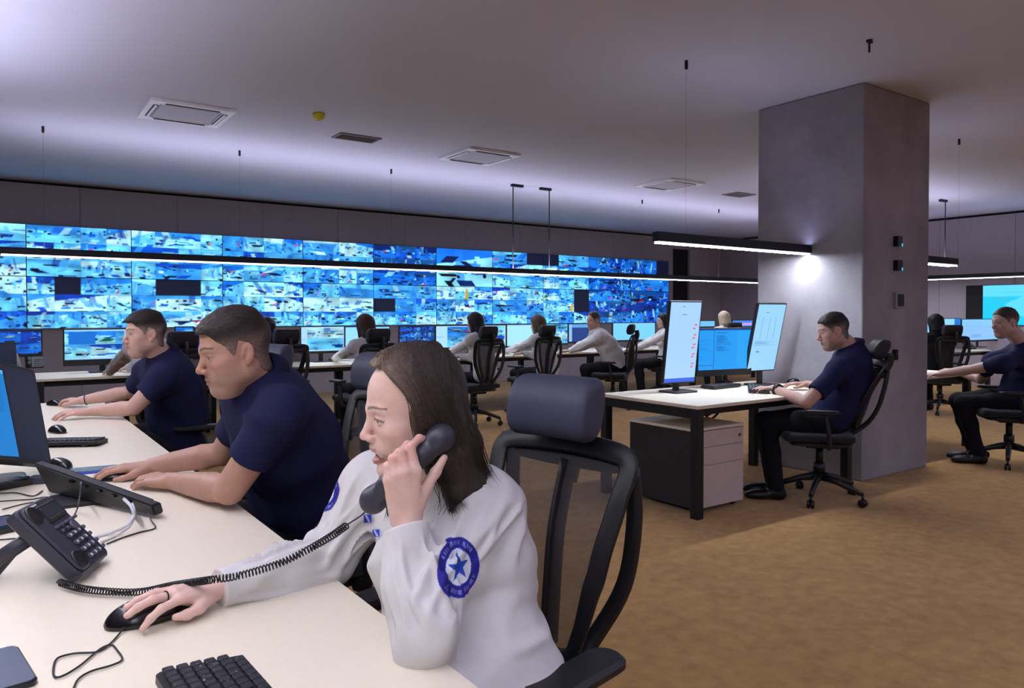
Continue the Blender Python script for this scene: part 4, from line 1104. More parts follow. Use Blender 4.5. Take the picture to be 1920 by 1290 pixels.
def person(label, sp):
    """builds a seated figure from its joints (world coordinates)"""
    vox = sp.get('vox', .004); fem = sp.get('fem', False); cloth = sp.get('cloth', M_navy); polo = sp.get('polo', True)
    hip, neck, side = Vector(sp['hip']), Vector(sp['neck']), Vector(sp['side']).normalized()
    root = empty('person', (hip.x, hip.y, 0), 0, label, 'person')
    inv = Vector((hip.x, hip.y, 0))
    def put(name, v, f, m, par=root, col=None):
        o = link(name, np_mesh(name, v-np.array(inv, F32), f, col=col), m, par); return o
    def put_me(name, me, m, par=root): return link(name, me, m, par, loc=(-inv.x, -inv.y, 0) if par is root else None)
    sc = sp.get('size', 1.0)
    hc, hf, hu, hs, hp = sp['head']; fr = frame_from(hc, hf, hu, hs); hp = dict(hp)
    spine = (neck-hip).normalized(); fwd = spine.cross(side).normalized(); back = -fwd
    side = fwd.cross(spine).normalized()
    bul = sp.get('bulge', .03)
    tt = [0, .28, .58, .84, 1.0]
    pts = [hip+(neck-hip)*t+back*bul*math.sin(math.pi*min(t*1.05, 1)) for t in tt]
    if fem: A, Bd = [.172, .142, .150, .145, .055], [.118, .104, .108, .080, .052]
    else: A, Bd = [.178, .172, .188, .180, .070], [.128, .134, .132, .104, .066]
    g = sp.get('girth', 1.0); A = [a*sc for a in A]; Bd = [b*sc*(g if 0 < i < 4 else 1) for i, b in enumerate(Bd)]
    shw = sp.get('shw', .150 if fem else .172)*sc; shp = pts[3]+(pts[4]-pts[3])*.25
    Sh = {k: Vector(sp['arms'][k]['sh']) if 'sh' in sp['arms'][k] else shp+side*q*shw+fwd*sp.get('shfwd', .02) for k, q in (('R', 1), ('L', -1))}
    l1, l2 = sp.get('l1', .275 if fem else .30)*sc, sp.get('l2', .235 if fem else .26)*sc
    sk = SDF(); ro = .052 if not fem else .043
    head_ops(sk, fr, hp)
    nr = (.050 if fem else .060)*sp.get('neckw', 1)
    sk.seg(fr.world((0, -.022, -.05)), neck+spine*.0, nr*hs, nr*1.08, .022)
    ins = .018
    for i in range(4): sk.eseg(pts[i], pts[i+1], (A[i]-ins, Bd[i]-ins), (A[i+1]-ins*.3, Bd[i+1]-ins*.3), side, .03)
    arms = {}
    for k, q in (('R', 1), ('L', -1)):
        a = sp['arms'][k]; W = Vector(a['wrist']); pole = Vector(a.get('pole', tuple(side*q*.5-Vector((0, 0, 1))+back*.3)))
        E = Vector(a['el']) if 'el' in a else ik(Sh[k], W, l1, l2, pole); arms[k] = (Sh[k], E, W)
        ra = [.052, .043, .038, .026] if not fem else [.042, .035, .031, .0225]; ra = [x*sp.get('armw', 1) for x in ra]
        sk.seg(shp+side*q*shw*.4, Sh[k], .07*sc, ra[0], .04)
        sk.seg(Sh[k], E, ra[0], ra[1], .015)
        sk.chain([E, E+(W-E)*.28, E+(W-E)*.65, W], [ra[2], ra[2]*1.12, ra[2]*.92, ra[3]], .004)
        h = a['hand']; hs_ = sp.get('hs', .92 if fem else 1.02)
        a['tips'] = hand_ops(sk, W, h['fwd'], h['nrm'], -q, hs_, h.get('curl', ((.3, .4, .3),)*4), h.get('thumb'), h.get('spread', .05), h.get('fingers'))
    v, f = sk.mesh(vox, whole=True)
    L = fr.loc(v); col = head_color(L, sp.get('skin', BASE_SKIN), hp, sp.get('hair', (.03, .02, .016)), 0 if fem else sp.get('stubble', .22))
    away = np.sqrt((L*L).sum(1)) > .2; col[away] = sp.get('skin', BASE_SKIN)
    # redder knuckles and finger tips
    for k in ('R', 'L'):
        tips, th = sp['arms'][k]['tips']
        for ch in tips+[th]:
            for j, q in enumerate(ch):
                w = np.exp(-((v-np.array(q, F32))**2).sum(1)/(.008**2))*(.35 if j in (0, 1, 3) else .15)
                col = col*(1-w[:, None])+w[:, None]*np.array(sp.get('skin', BASE_SKIN), F32)*np.array((1.03, .78, .76), F32)
    body = put('body', v, f, SKIN, col=col)
    put_me('eyes', eyes_mesh(fr, look=sp.get('look', (0, 1, -.15))), EYEM)
    # shirt
    sh = SDF(); o = sp.get('ease', .012); kk = .04
    for i in range(3): sh.eseg(pts[i], pts[i+1], (A[i]+o, Bd[i]+o), (A[i+1]+o, Bd[i+1]+o), side, kk)
    sh.eseg(pts[3], pts[3]+(pts[4]-pts[3])*.93, (A[3]+o, Bd[3]+o), (A[4]+.012, Bd[4]+.012), side, kk)
    if fem:
        for q in (1, -1): sh.ell(pts[2]+fwd*(Bd[2]*.80)+side*q*.065-spine*.0, (.062, .062, .062), .04)
    for k, q in (('R', 1), ('L', -1)):
        Sq, E, W = arms[k]; ra = (.066, .066) if not fem else (.056, .050); ra = [x*sp.get('slw', 1) for x in ra]
        sh.seg(shp+side*q*shw*.35, Sq, .078*sc, ra[0]*1.02, .06)
        if polo:
            end = Sq+(E-Sq)*sp.get('sleeve', .62); d = (E-Sq).normalized()
            sh.seg(Sq, end+d*.03, ra[0], ra[1]*.98, .06); sh.cutcyl(end, d, ra[1]*1.12, .13, .004)
        else:
            f1 = sp.get('folds', .006)
            sh.seg(Sq, E, ra[0], ra[1], .055); sh.chain([E, E+(W-E)*.35, E+(W-E)*.82], [ra[1]*1.0, ra[1]*.98, .043], .03)
            d = (W-E).normalized(); ce = E+(W-E)*.97
            sh.seg(E+(W-E)*.76, ce+d*.01, .040, .042, .003); sh.cutcyl(ce, d, .062, .07, .002)
            sh.disp(limb_fold(Sq, E, f1, seed=4+q), np.minimum(Sq, E)-.16, np.maximum(Sq, E)+.16)
            sh.disp(limb_fold(E, E+(W-E)*.8, f1, seed=9+q), np.minimum(E, W)-.16, np.maximum(E, W)+.16)
    if 'shirt_extra' in sp: sp['shirt_extra'](sh, pts, side, fwd, spine, arms)
    l, h2 = sh.bounds(); sh.disp(wrinkle(sp.get('wr', .0035), sp.get('wf', 9), sp.get('seed', 1)), l, h2)
    sp['_sh'] = sh
    v, f = sh.mesh(sp.get('cvox', vox*1.5), relax=2, whole=True); shirt = put('shirt', v, f, cloth)
    sp['_shirt'] = (v, f, shirt, inv)
    cf = sp.get('collar', True)
    if cf:
        ax = (fr.world((0, -.02, -.06)) - np.array(neck)); ax = Vector(ax.tolist()).normalized()
        collar(shirt, neck+ax*.006-inv, ax, fwd, nr*1.10, .030*hs, M_collar if polo else cloth, drop=.028 if polo else .042, gap=.75 if fem else .55)
    # trousers and shoes
    tr = SDF(); thick = .9 if fem else 1.0
    hw, hr = (.050, .105) if fem else (.072, .118)
    tr.eseg(hip-side*hw+fwd*.02-spine*.035, hip+side*hw+fwd*.02-spine*.035, (hr*sc, hr*.96*sc), (hr*sc, hr*.96*sc), fwd, .02)
    feet = []
    for i, q in ((0, 1), (1, -1)):
        kn = Vector(sp['knees'][i]); an = Vector(sp['ankles'][i]); h0 = hip+side*q*(.072 if fem else .085)-spine*(.045 if fem else .03)
        tr.chain([h0, h0+(kn-h0)*.5, kn], [.092*thick, .086*thick, .068*thick], .03); tr.chain([kn, kn+(an-kn)*.4, an], [.066*thick, .062*thick, .052*thick], .03)
        feet.append(an)
    l, h2 = tr.bounds(); tr.disp(wrinkle(.004, 8, 12), l, h2)
    v, f = tr.mesh(max(.008, vox*2)); put('trousers', v, f, M_trous)
    fdir = Vector((fwd.x, fwd.y, 0)).normalized()
    for i, an in enumerate(feet):
        d = Vector(sp.get('toes', (tuple(fdir),)*2)[i]); d.z = 0; d.normalize(); g0 = Vector((an.x, an.y, 0)); sd = Vector((d.y, -d.x, 0))
        so = SDF(); so.seg(an-Vector((0, 0, .01)), g0+Vector((0, 0, .055)), .048, .046, .01)
        so.eseg(g0-d*.03+Vector((0, 0, .04)), g0+d*.15+Vector((0, 0, .032)), (.040, .040), (.044, .026), sd, .03); so.eseg(g0+d*.10+Vector((0, 0, .03)), g0+d*.19+Vector((0, 0, .026)), (.044, .028), (.034, .022), sd, .03)
        so.cut(g0+Vector((0, 0, .003)), (0, 0, -1), np.array(g0)-.3, np.array(g0)+(.3, .3, .02), .003)
        v, f = so.mesh(max(.006, vox*1.6)); put('shoe', v, f, M_shoe)
    # hair
    hk = sp.get('hairstyle', 'short'); hv = sp.get('hvox', max(.0026, vox))
    if hk == 'short': put_me('short_hair', short_hair(fr, sp.get('hair', (.03, .02, .016)), sp.get('skin', BASE_SKIN), hv, **sp.get('hairopt', {})), HAIRM)
    elif hk == 'long': put_me('long_hair', long_hair(fr, sp.get('hair', (.03, .02, .016)), hv, sp.get('hlen', .26)), HAIRM)
    elif hk == 'tail': put_me('tied_hair', long_hair(fr, sp.get('hair', (.03, .02, .016)), hv, tail=True), HAIRM)
    sp['_root'], sp['_fr'], sp['_arms'], sp['_inv'], sp['_body'] = root, fr, arms, inv, body
    return root
def anchor(local, px, py, dep, fwd, up, sc):
    """head centre that puts a local point of the head on a pixel"""
    fr = frame_from((0, 0, 0), fwd, up, sc); return at_d(px, py, dep)-Vector(fr.world(local).tolist())
def legs(hip, f, side, spread=.11, reach=.43, foot=.02, kz=.52, az=.085):
    kn = [hip+f*reach+side*q*spread for q in (1, -1)]; an = []
    for k in kn: k.z = kz; a = k-f*foot; an.append(Vector((a.x, a.y, az)))
    return kn, an
# ------------------------------------------------------------------ patches drawn on a surface
def surf_patch(shirt_v, shirt_f, centre, nrm, up, r, draw, name, m, parent, inv, n=56, ry=1.0, lift=.0012):
    """a round cloth badge wrapped on a shirt: draw(u, v) -> colour"""
    bv = BVHTree.FromPolygons([tuple(q) for q in shirt_v.tolist()], shirt_f.tolist())
    nrm = Vector(nrm).normalized(); up = Vector(up); up = (up-nrm*up.dot(nrm)).normalized(); x = up.cross(nrm)
    vs, cs, idx, k = [], [], {}, 0
    for i in range(n+1):
        for j in range(n+1):
            u, v = -1+2*i/n, -1+2*j/n
            if u*u+v*v > 1.0: continue
            o = Vector(centre)+x*(u*r)+up*(v*r*ry)+nrm*.12; h, hn, _, _ = bv.ray_cast(o, -nrm, .26)
            if h is None: continue
            vs.append(tuple(h+hn*lift-inv)); cs.append(draw(u, v)); idx[(i, j)] = k; k += 1
    fs = [(idx[(i, j)], idx[(i+1, j)], idx[(i+1, j+1)], idx[(i, j+1)]) for i in range(n) for j in range(n) if all(q in idx for q in ((i, j), (i+1, j), (i+1, j+1), (i, j+1)))]
    me = np_mesh(name, np.array(vs, F32), np.array(fs, np.int32), col=np.array(cs, F32)); o = link(name, me, m, parent)
    return o
M_badge = vcol_mat('embroidered_badge', rough=.75, spec=.2, bump=.3, bscale=900, namt=.06, nscale=300)
def star_badge(u, v):
    blue, deep, pale, white = L3((38, 58, 168)), L3((44, 40, 140)), L3((120, 128, 205)), L3((214, 218, 228))
    r = math.hypot(u, v); a = math.atan2(u, v)
    if r > .95: return L3((70, 70, 180))
    if r > .63:
        s = math.sin(a*1+0)                                   # words in the ring are too worn to read: light marks on two arcs
        if .72 < r < .87 and (abs(math.cos(a)) > .5) and math.sin(a*34+3*math.sin(a*9)) > .0: return pale
        return deep
    if r > .58: return blue
    k = math.pi/5; t = (a % (2*k)); t = abs(t-k); t = k-t
    R0, R1 = .50, .20; x1, y1 = R0, 0; x2, y2 = R1*math.cos(k), R1*math.sin(k)
    px, py = r*math.cos(t), r*math.sin(t); ins = (x2-x1)*(py-y1)-(y2-y1)*(px-x1)
    return L3((40, 78, 190)) if ins > 0 else white
def shield_badge(u, v):
    if max(abs(u), abs(v)) > .62: return L3((196, 198, 214))
    if max(abs(u), abs(v)) > .50: return L3((60, 74, 190))
    if abs(u+v*.5) < .13: return L3((200, 204, 226))
    return L3((46, 70, 190))
# ------------------------------------------------------------------ the four people in front
dn = Vector((0, 0, -1))
# ---- woman on the telephone
wf, wu = Vector((-.965, .235, -.16)), Vector((-.02, -.10, 1)); WS = .95
whc = anchor((0, .1165, -.0365), 673, 820, 1.415, wf, wu, WS)
handC = at_d(800, 878, 1.34)
Wl = at_d(762, 985, 1.335)                       # left wrist (in the cuff)
El = at_d(800, 1184, 1.262); 
Sl = at_d(905, 952, 1.50); Sr = at_d(706, 905, 1.70)
neckW = at_d(832, 915, 1.56); hipW = at_d(886, 1268, 1.42)+Vector((0, .04, .0)); sideW = (Sr-Sl).normalized()
Er = at_d(612, 1052, 1.655); Wr = at_d(402, 1106, 1.475)
dsp = at_d  # pixel + depth -> point
Z0 = 1.335
fing = [  # four joint chains: knuckle, first joint, second joint, tip (index first: nearest the ear)
    [dsp(781, 884, 1.322), dsp(770, 838, 1.325), dsp(786, 822, 1.352), dsp(806, 826, 1.372)],
    [dsp(762, 884, 1.315), dsp(752, 848, 1.318), dsp(764, 834, 1.350), dsp(786, 842, 1.372)],
    [dsp(743, 889, 1.315), dsp(736, 860, 1.318), dsp(748, 848, 1.350), dsp(770, 860, 1.372)],
    [dsp(727, 900, 1.318), dsp(725, 874, 1.322), dsp(736, 866, 1.350), dsp(756, 878, 1.370)]]
thumb = [dsp(785, 945, 1.335), dsp(800, 912, 1.345), dsp(817, 885, 1.352), dsp(833, 858, 1.356)]
fwdL = (dsp(752, 886, 1.316)-Wl)
knW, anW = legs(hipW, Vector((-1, -.1, 0)), Vector((0, 1, 0)))
mdir = Vector((-.97, -.05, 0)); mpos = at_z(280, 1158, DZ)
def woman_hem(sh, pts, side, fwd, spine, arms):
    sh.eseg(pts[0], pts[0]-spine*.085-fwd*.012, (.190, .140), (.196, .150), side, .05)
    sh.eseg(pts[0]-spine*.03, pts[0]+fwd*.15-spine*.035, (.190, .118), (.170, .100), side, .05)
    lo_, hi_ = np.array(pts[0])-.34, np.array(pts[0])+.34; 
    def waist(P):                                             # the shirt bunches in slanting folds above the hips
        q = P-np.array(pts[0], F32); n = noise3(np.stack((q @ np.array(side, F32)*7+q[:, 2]*9, q @ np.array(fwd, F32)*7, q[:, 2]*17), 1), 21)
        w = smoothstep(q[:, 2], -.16, -.06)*(1-smoothstep(q[:, 2], .16, .26))*(1-smoothstep(np.sqrt(q[:, 0]**2+q[:, 1]**2), .22, .30)); return (w*.008*(.30-1.1*np.exp(-(n*2.4)**2))).astype(F32)
    sh.disp(waist, lo_, hi_)
    sh.cutcyl(pts[0]-spine*.125, -spine, .34, .2, .006)
woman = dict(vox=.0022, cvox=.0034, fem=True, polo=False, cloth=M_whiteshirt, hip=hipW, neck=neckW, side=sideW, bulge=.015, size=1.0, girth=1.0, shfwd=0,
    head=(whc, wf, wu, WS, dict(fem=1, jaw=.95, open=.015, down=1.0, fat=.3, nose=.985, brow=(.10, .07, .055), lip=(.50, .19, .19))), skin=(.74, .50, .43), hair=(.045, .030, .026), hairstyle='none',
    arms=dict(R=dict(sh=Sr, el=Er, wrist=Wr, hand=dict(fwd=(at_z(255, 1128, DZ+.052)-Wr), nrm=(0, -.16, 1), curl=((.22, .40, .26), (.06, .30, .22), (.04, .30, .25), (.10, .40, .30)), spread=.15)),
              L=dict(sh=Sl, el=El, wrist=Wl, hand=dict(fwd=fwdL, nrm=-(ray(760, 930)).normalized()-Vector((.25, 0, 0)), fingers=fing, thumb=thumb))),
    knees=knW, ankles=anW, folds=.0095, wr=.004, wf=9, slw=1.07, ease=.016, shirt_extra=woman_hem, collar=True, look=(.1, 1, -.30), hs=.90)
person('woman in a white uniform shirt talking on a telephone handset', woman)
W_root, W_fr, W_inv = woman['_root'], woman['_fr'], woman['_inv']
# hair: a soft mass under many fine locks
def woman_hair():
    fr = W_fr; s = SDF()
    hy = [-.12, -.06, -.006, .004, .012, .024, .038, .056, .2]; hz = [-.3, -.25, -.16, -.06, -.005, .050, .080, .100, .12]
    def cap(P):
        d = skull_dist(P)-.012-.006*smoothstep(P[:, 2], .03, .12)-.003*noise3(P*np.array((70, 70, 16), F32), 5); reg = (np.interp(P[:, 1], hy, hz)-P[:, 2])*.6
        k = .008; h = np.maximum(k-np.abs(d-reg), 0)/k; return np.maximum(d, reg)+h*h*k*.25
    s.add('u', cap, (-.12, -.14, -.16), (.12, .12, .16), 0, fr)
    # the side towards the camera falls behind the handset on to the shoulder, the other side hangs past the cheek
    for pts, w in (([(-.062, -.022, .02), (-.078, -.050, -.09), (-.085, -.068, -.17), (-.070, -.050, -.245)], [(.018, .054), (.018, .056), (.012, .040), (.004, .010)]),
                   ([(-.01, -.070, .02), (-.015, -.095, -.09), (-.040, -.105, -.18), (-.068, -.112, -.25)], [(.070, .034), (.064, .030), (.036, .018), (.010, .004)]),
                   ([(.070, .012, .03), (.078, .024, -.07), (.074, .040, -.17), (.052, .058, -.255)], [(.014, .040), (.014, .038), (.016, .032), (.012, .018)])):
        for i in range(3): s.eseg(pts[i], pts[i+1], w[i], w[i+1], (1, 0, 0), .02, fr=fr)
    s.disp(lambda P: .0024*noise3(P*np.array((110, 110, 9), F32), 8)+.0012*noise3(P*np.array((240, 240, 14), F32), 9), (-.2, -.2, -.4), (.2, .15, .2), fr)
    v, f = s.mesh(.003); L = fr.loc(v); g = 1+.35*noise3(L*np.array((230, 230, 16), F32), 4)
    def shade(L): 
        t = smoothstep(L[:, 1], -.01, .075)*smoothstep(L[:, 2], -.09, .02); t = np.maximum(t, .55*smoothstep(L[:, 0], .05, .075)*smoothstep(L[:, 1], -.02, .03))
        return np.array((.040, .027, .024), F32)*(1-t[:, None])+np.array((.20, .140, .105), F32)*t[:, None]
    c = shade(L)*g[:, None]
    R = np.random.RandomState(5); paths = []
    for side_, n in ((-1, 1500), (1, 700)):
        for _ in range(n):
            t = R.rand()                                   # 0 forehead .. 1 back
            y0 = .066-.153*t; x0 = .006*R.randn()-.012; z0 = .118
            y1 = (.008 if side_ < 0 else .034)-.098*t+.006*R.randn(); e = R.uniform(.75, 1.08)
            if side_ < 0: low = [(-.088-.010*t, y1-.012, -.10), (-.088+.03*t+.006*R.randn(), y1-.030-.012*R.rand(), -.19), (-.074+.02*t+.020*R.randn(), y1-.030-.02*t+.022*R.randn(), -.20-.075*t-.115*e)]
            else: low = [(.082-.05*t**2, y1+.004, -.10), (.076-.08*t**2, y1+.010-.02*t, -.18), (.056-.1*t**2+.008*R.randn(), y1+.022-.05*t, -.17-.085*e)]
            sw = .03*(1-t)                                # fringe sweeps off the parting before falling
            p = [(x0, y0*.8, z0+.012), (side_*.042, y0*.80+sw*.10, .100), (side_*.072, y0*.62-.018*(1-t), .050), (side_*.083, y1+.004, -.005)]+low
            paths.append((np.array(p, F32), t, side_))
    vs, fs, cs, n0, qs, meta = [], [], [], 0, [], []
    for p, t, sd in paths:
        q = np.array([tuple(x) for x in spl([tuple(a) for a in p], 5)], F32); q += R.randn(3).astype(F32)*.0022
        for _ in range(2):
            d = skull_dist(q); near = (q[:, 2] > -.12); off = .0165+.0035*R.rand()
            e = .002; gr = np.stack([(skull_dist(q+np.eye(3, dtype=F32)[i]*e)-d)/e for i in range(3)], 1)
            top = (q[:, 2] > -.03); tgt = np.where(top, np.clip(d, off, off+.006), np.maximum(d, off)); q = q+gr*(tgt-d)[:, None]*near[:, None]
        qs.append(q); meta.append((t, sd))
    allq = fr.world(np.concatenate(qs)).astype(F32); blo, bhi = allq.min(0)-.02, allq.max(0)+.02; ev = lambda P: woman['_sh'].ev(P, blo, bhi)   # hair lies on the shirt
    d0 = ev(allq)
    for _ in range(3):
        d = ev(allq); near = (d < .003); P = allq[near]; e = .004
        gr = np.stack([(ev(P+np.eye(3, dtype=F32)[i]*e)-d[near])/e for i in range(3)], 1); allq[near] = P+gr*np.clip(.003-d[near], 0, .03)[:, None]
    k0 = 0
    for q_, (t, sd) in zip(qs, meta):
        m = len(q_); q = fr.loc(allq[k0:k0+m]); dd = d0[k0:k0+m]; k0 += m
        deep = np.nonzero(dd < -.022)[0]
        if len(deep): q = q[:max(8, deep[0])]
        for _ in range(4): q[1:-1] = (q[:-2]+2*q[1:-1]+q[2:])/4
        T = np.gradient(q, axis=0); T /= np.linalg.norm(T, axis=1)[:, None]+1e-9
        a = np.cross(T, np.array((.3, .9, .2), F32)); a /= np.linalg.norm(a, axis=1)[:, None]+1e-9; b = np.cross(T, a)
        m = len(q); r = R.uniform(.0004, .0010)*np.sqrt(np.clip(1-np.linspace(-.2, 1, m)**4, .03, 1))[:, None].astype(F32)
        ring = np.stack([q+a*r, q+b*r, q-a*r, q-b*r], 1).reshape(-1, 3)
        i = np.arange(m-1)[:, None]*4; k = np.arange(4)[None]; F = np.stack((i+k, i+(k+1) % 4, i+4+(k+1) % 4, i+4+k), -1).reshape(-1, 4)
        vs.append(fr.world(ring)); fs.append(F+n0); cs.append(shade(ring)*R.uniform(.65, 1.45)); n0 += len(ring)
    V_ = np.concatenate([v]+vs); F_ = np.concatenate([f]+[x+len(v) for x in fs]); C_ = np.concatenate([c]+cs)
    link('long_hair', np_mesh('long_hair', V_-np.array(W_inv, F32), F_, col=np.clip(C_, 0, 1)), HAIRM, W_root)
woman_hair()
sv, sf, sh_o, sinv = woman['_shirt']
cen = at_d(858, 1060, 1.33); nrm_b = (CP-cen); nrm_b = Vector((nrm_b.x+.12, nrm_b.y, nrm_b.z*.5))
tag(surf_patch(sv, sf, cen, nrm_b, (-.05, 0, 1), .0405, star_badge, 'shoulder_badge', M_badge, sh_o, sinv, n=90, ry=1.18), 'round blue badge with a star')
for (px, py, dp, rr, dr) in ((690, 972, 1.52, .014, shield_badge), (706, 1000, 1.48, .012, shield_badge)):
    try:
        c = at_d(px, py, dp); tag(surf_patch(sv, sf, c, CP-c, (0, 0, 1), rr, dr, 'cloth_badge', M_badge, sh_o, sinv, n=24), 'small blue badge')
    except Exception as ex: print('badge', ex)
cr = at_d(652, 925, 1.70); rv = CR @ Vector((-1, 0, 0)); tag(surf_patch(sv, sf, cr, rv*.9+(CP-cr).normalized()*.30, (0, 0, 1), .036, star_badge, 'shoulder_badge', M_badge, sh_o, sinv, n=60, ry=1.15), 'round blue badge on the far sleeve')
rg = Wr+(Vector((mpos.x, mpos.y, DZ+.03))-Wr).normalized()*.0
tips = woman['arms']['R']['tips'][0]
a, b = tips[1][0], tips[1][1]; rc = a+(b-a)*.42; ax = (b-a).normalized(); t1 = ax.orthogonal().normalized(); t2 = ax.cross(t1)
link('ring', MB().tube([rc+(t1*math.cos(q)+t2*math.sin(q))*.0098-W_inv for q in np.linspace(0, 2*math.pi, 25)[:-1]], .0016, 6, closed=True).mesh('ring'), M_blackg, W_root)
# ---- man one: dark navy polo, nearest of the men
m1f, m1u = Vector((-.995, .03, -.22)), Vector((-.1, -.02, 1))
m1h = anchor((0, .118, -.036), 366, 698, 2.18, m1f, m1u, 1.06)
m1S = at_d(528, 775, 2.16); m1E = at_d(430, 918, 2.19); m1W = at_d(322, 895, 2.42); m1W.z = DZ+.035
m1neck = at_d(486, 716, 2.32); m1hip = Vector((.92, 2.55, .575)); m1R = at_d(470, 765, 2.55)
m1ER = at_d(418, 850, 2.66); m1WR = at_d(283, 884, 2.63); m1WR.z = DZ+.04
kn, an = legs(m1hip, Vector((-1, 0, 0)), Vector((0, 1, 0)))
mp1 = at_z(214, 899, DZ)
man1 = dict(vox=.0028, cvox=.0045, hip=m1hip, neck=m1neck, side=(m1R-m1S), bulge=.02, size=1.04, girth=1.04, stubble=.30,
    head=(m1h, m1f, m1u, 1.06, dict(fat=.5, jaw=1.0, down=.5, brow=(.05, .035, .03))), skin=(.47, .262, .192), hair=(.030, .021, .018), hairopt=dict(thick=.0085, tuft=.005, fade=.93, line=.062),
    arms=dict(R=dict(sh=m1R, el=m1ER, wrist=m1WR, hand=dict(fwd=Vector((mp1.x, mp1.y, DZ+.035))-m1WR, nrm=(0, -.1, 1), curl=((.12, .40, .3),)*4, spread=.09)),
              L=dict(sh=m1S, el=m1E, wrist=m1W, hand=dict(fwd=(-.55, .80, -.02), nrm=(-.05, -.2, 1), curl=((.22, .42, .3),)*4, spread=.03))),
    knees=kn, ankles=an, wr=.0075, wf=7.5, seed=3, ease=.016, look=(0, 1, -.25), armw=1.05, sleeve=.60)
person('short-haired man in a navy polo shirt nearest the woman on the telephone', man1)
# ---- man two: behind him at the desk end
m2f, m2u = Vector((-.995, -.10, -.04)), Vector((0, 0, 1))
m2h = anchor((0, .118, -.036), 228, 640, 4.10, m2f, m2u, 1.06)
m2S = at_d(308, 706, 4.10); m2E = at_d(250, 765, 4.05); m2W = at_z(172, 771, DZ+.04)
m2neck = at_d(306, 672, 4.28); m2hip = Vector((.93, 4.80, .575)); m2R = at_d(275, 700, 4.45)
m2ER = at_d(245, 735, 4.62); m2WR = at_z(152, 751, DZ+.045)
kn, an = legs(m2hip, Vector((-1, 0, 0)), Vector((0, 1, 0))); mp2 = at_z(103, 760, DZ)
man2 = dict(vox=.0038, cvox=.006, hip=m2hip, neck=m2neck, side=(m2R-m2S), bulge=.02, size=1.04, girth=1.02,
    head=(m2h, m2f, m2u, 1.06, dict(fat=.6, brow=(.05, .035, .03))), skin=(.60, .375, .31), hair=(.026, .019, .017), hairopt=dict(thick=.011, tuft=.005, fade=.97, line=.060),
    arms=dict(R=dict(sh=m2R, el=m2ER, wrist=m2WR, hand=dict(fwd=Vector((mp2.x, mp2.y, DZ+.035))-m2WR, nrm=(0, -.1, 1), curl=((.12, .40, .3),)*4, spread=.06)),
              L=dict(sh=m2S, el=m2E, wrist=m2W, hand=dict(fwd=(-.93, .12, -.02), nrm=(0, -.15, 1), curl=((.15, .35, .25),)*4, spread=.03))),
    knees=kn, ankles=an, wr=.0075, wf=7, seed=6, ease=.016, sleeve=.60)
person('dark-haired man in a navy polo shirt at the far end of the front desk', man2)
wb_ = m2WR+(m2ER-m2WR)*.10; axb = (m2ER-m2WR).normalized(); t1 = axb.orthogonal().normalized(); t2 = axb.cross(t1)
link('bracelet', MB().tube([wb_+(t1*math.cos(q)+t2*math.sin(q))*.031-man2['_inv'] for q in np.linspace(0, 2*math.pi, 25)[:-1]], .0025, 6, closed=True).mesh('bracelet'), M_black, man2['_root'])
# ---- man at the desk by the column
m3f, m3u = Vector((-.73, .68, -.22)), Vector((-.08, .08, 1))
m3h = anchor((-.079, -.014, -.010), 1574, 622, 5.05, m3f, m3u, 1.04)
m3hip = Vector((4.80, 2.96, .575)); m3neck = at_d(1600, 657, 5.15); m3S = at_d(1572, 694, 4.98); m3R = m3neck+Vector((.30, .24, -.10))*.62
m3E = at_d(1512, 755, 4.92); m3W = at_z(1450, 728, DZ+.035); m3WR = at_z(1512, 720, DZ+.045)
f3 = Vector((-.66, .75, 0)).normalized(); s3 = Vector((f3.y, -f3.x, 0)); kn, an = legs(m3hip, f3, s3, reach=.42, foot=.06, spread=.10)
mp3 = at_z(1492, 716, DZ)
man3 = dict(vox=.0045, cvox=.0065, hip=m3hip, neck=m3neck, side=s3, bulge=.04, size=1.02, girth=1.0,
    head=(m3h, m3f, m3u, 1.04, dict(fat=.4)), skin=(.50, .30, .25), hair=(.024, .018, .017), hairopt=dict(thick=.008, fade=.98),
    arms=dict(R=dict(sh=m3R, wrist=m3WR, hand=dict(fwd=(-.75, .65, 0), nrm=(0, 0, 1), curl=((.15, .35, .3),)*4)),
              L=dict(sh=m3S, el=m3E, wrist=m3W, hand=dict(fwd=(-.86, .5, -.02), nrm=(0, 0, 1), curl=((.2, .4, .25),)*4))),
    knees=kn, ankles=an, seed=8, sleeve=.70)
person('man in a navy polo shirt typing at the desk beside the concrete column', man3)
wt = m3W+(m3E-m3W)*.16; axb = (m3E-m3W).normalized(); t1 = (Vector((0, 0, 1))-axb*axb.z).normalized(); t2 = axb.cross(t1)
wm = MB().tube([wt+(t1*math.cos(q)+t2*math.sin(q))*.034-man3['_inv'] for q in np.linspace(0, 2*math.pi, 25)[:-1]], .010, 8, closed=True, flat=(.35, 1.3))
ww = link('wristwatch', wm.mesh('wristwatch'), M_black, man3['_root'])
wc = wt-man3['_inv']+(t1*.8-t2*.6 if t2.dot(CP-wt) < 0 else t1*.8+t2*.6).normalized()*.036
nd = (t1*.8-t2*.6 if t2.dot(CP-wt) < 0 else t1*.8+t2*.6).normalized()
link('watch_case', MB().lathe(wc, [(-.005, .018), (.004, .019), (.006, .016)], n=20, rot=nd.to_track_quat('Z', 'Y').to_matrix()).mesh('watch_case'), M_blackg, ww)
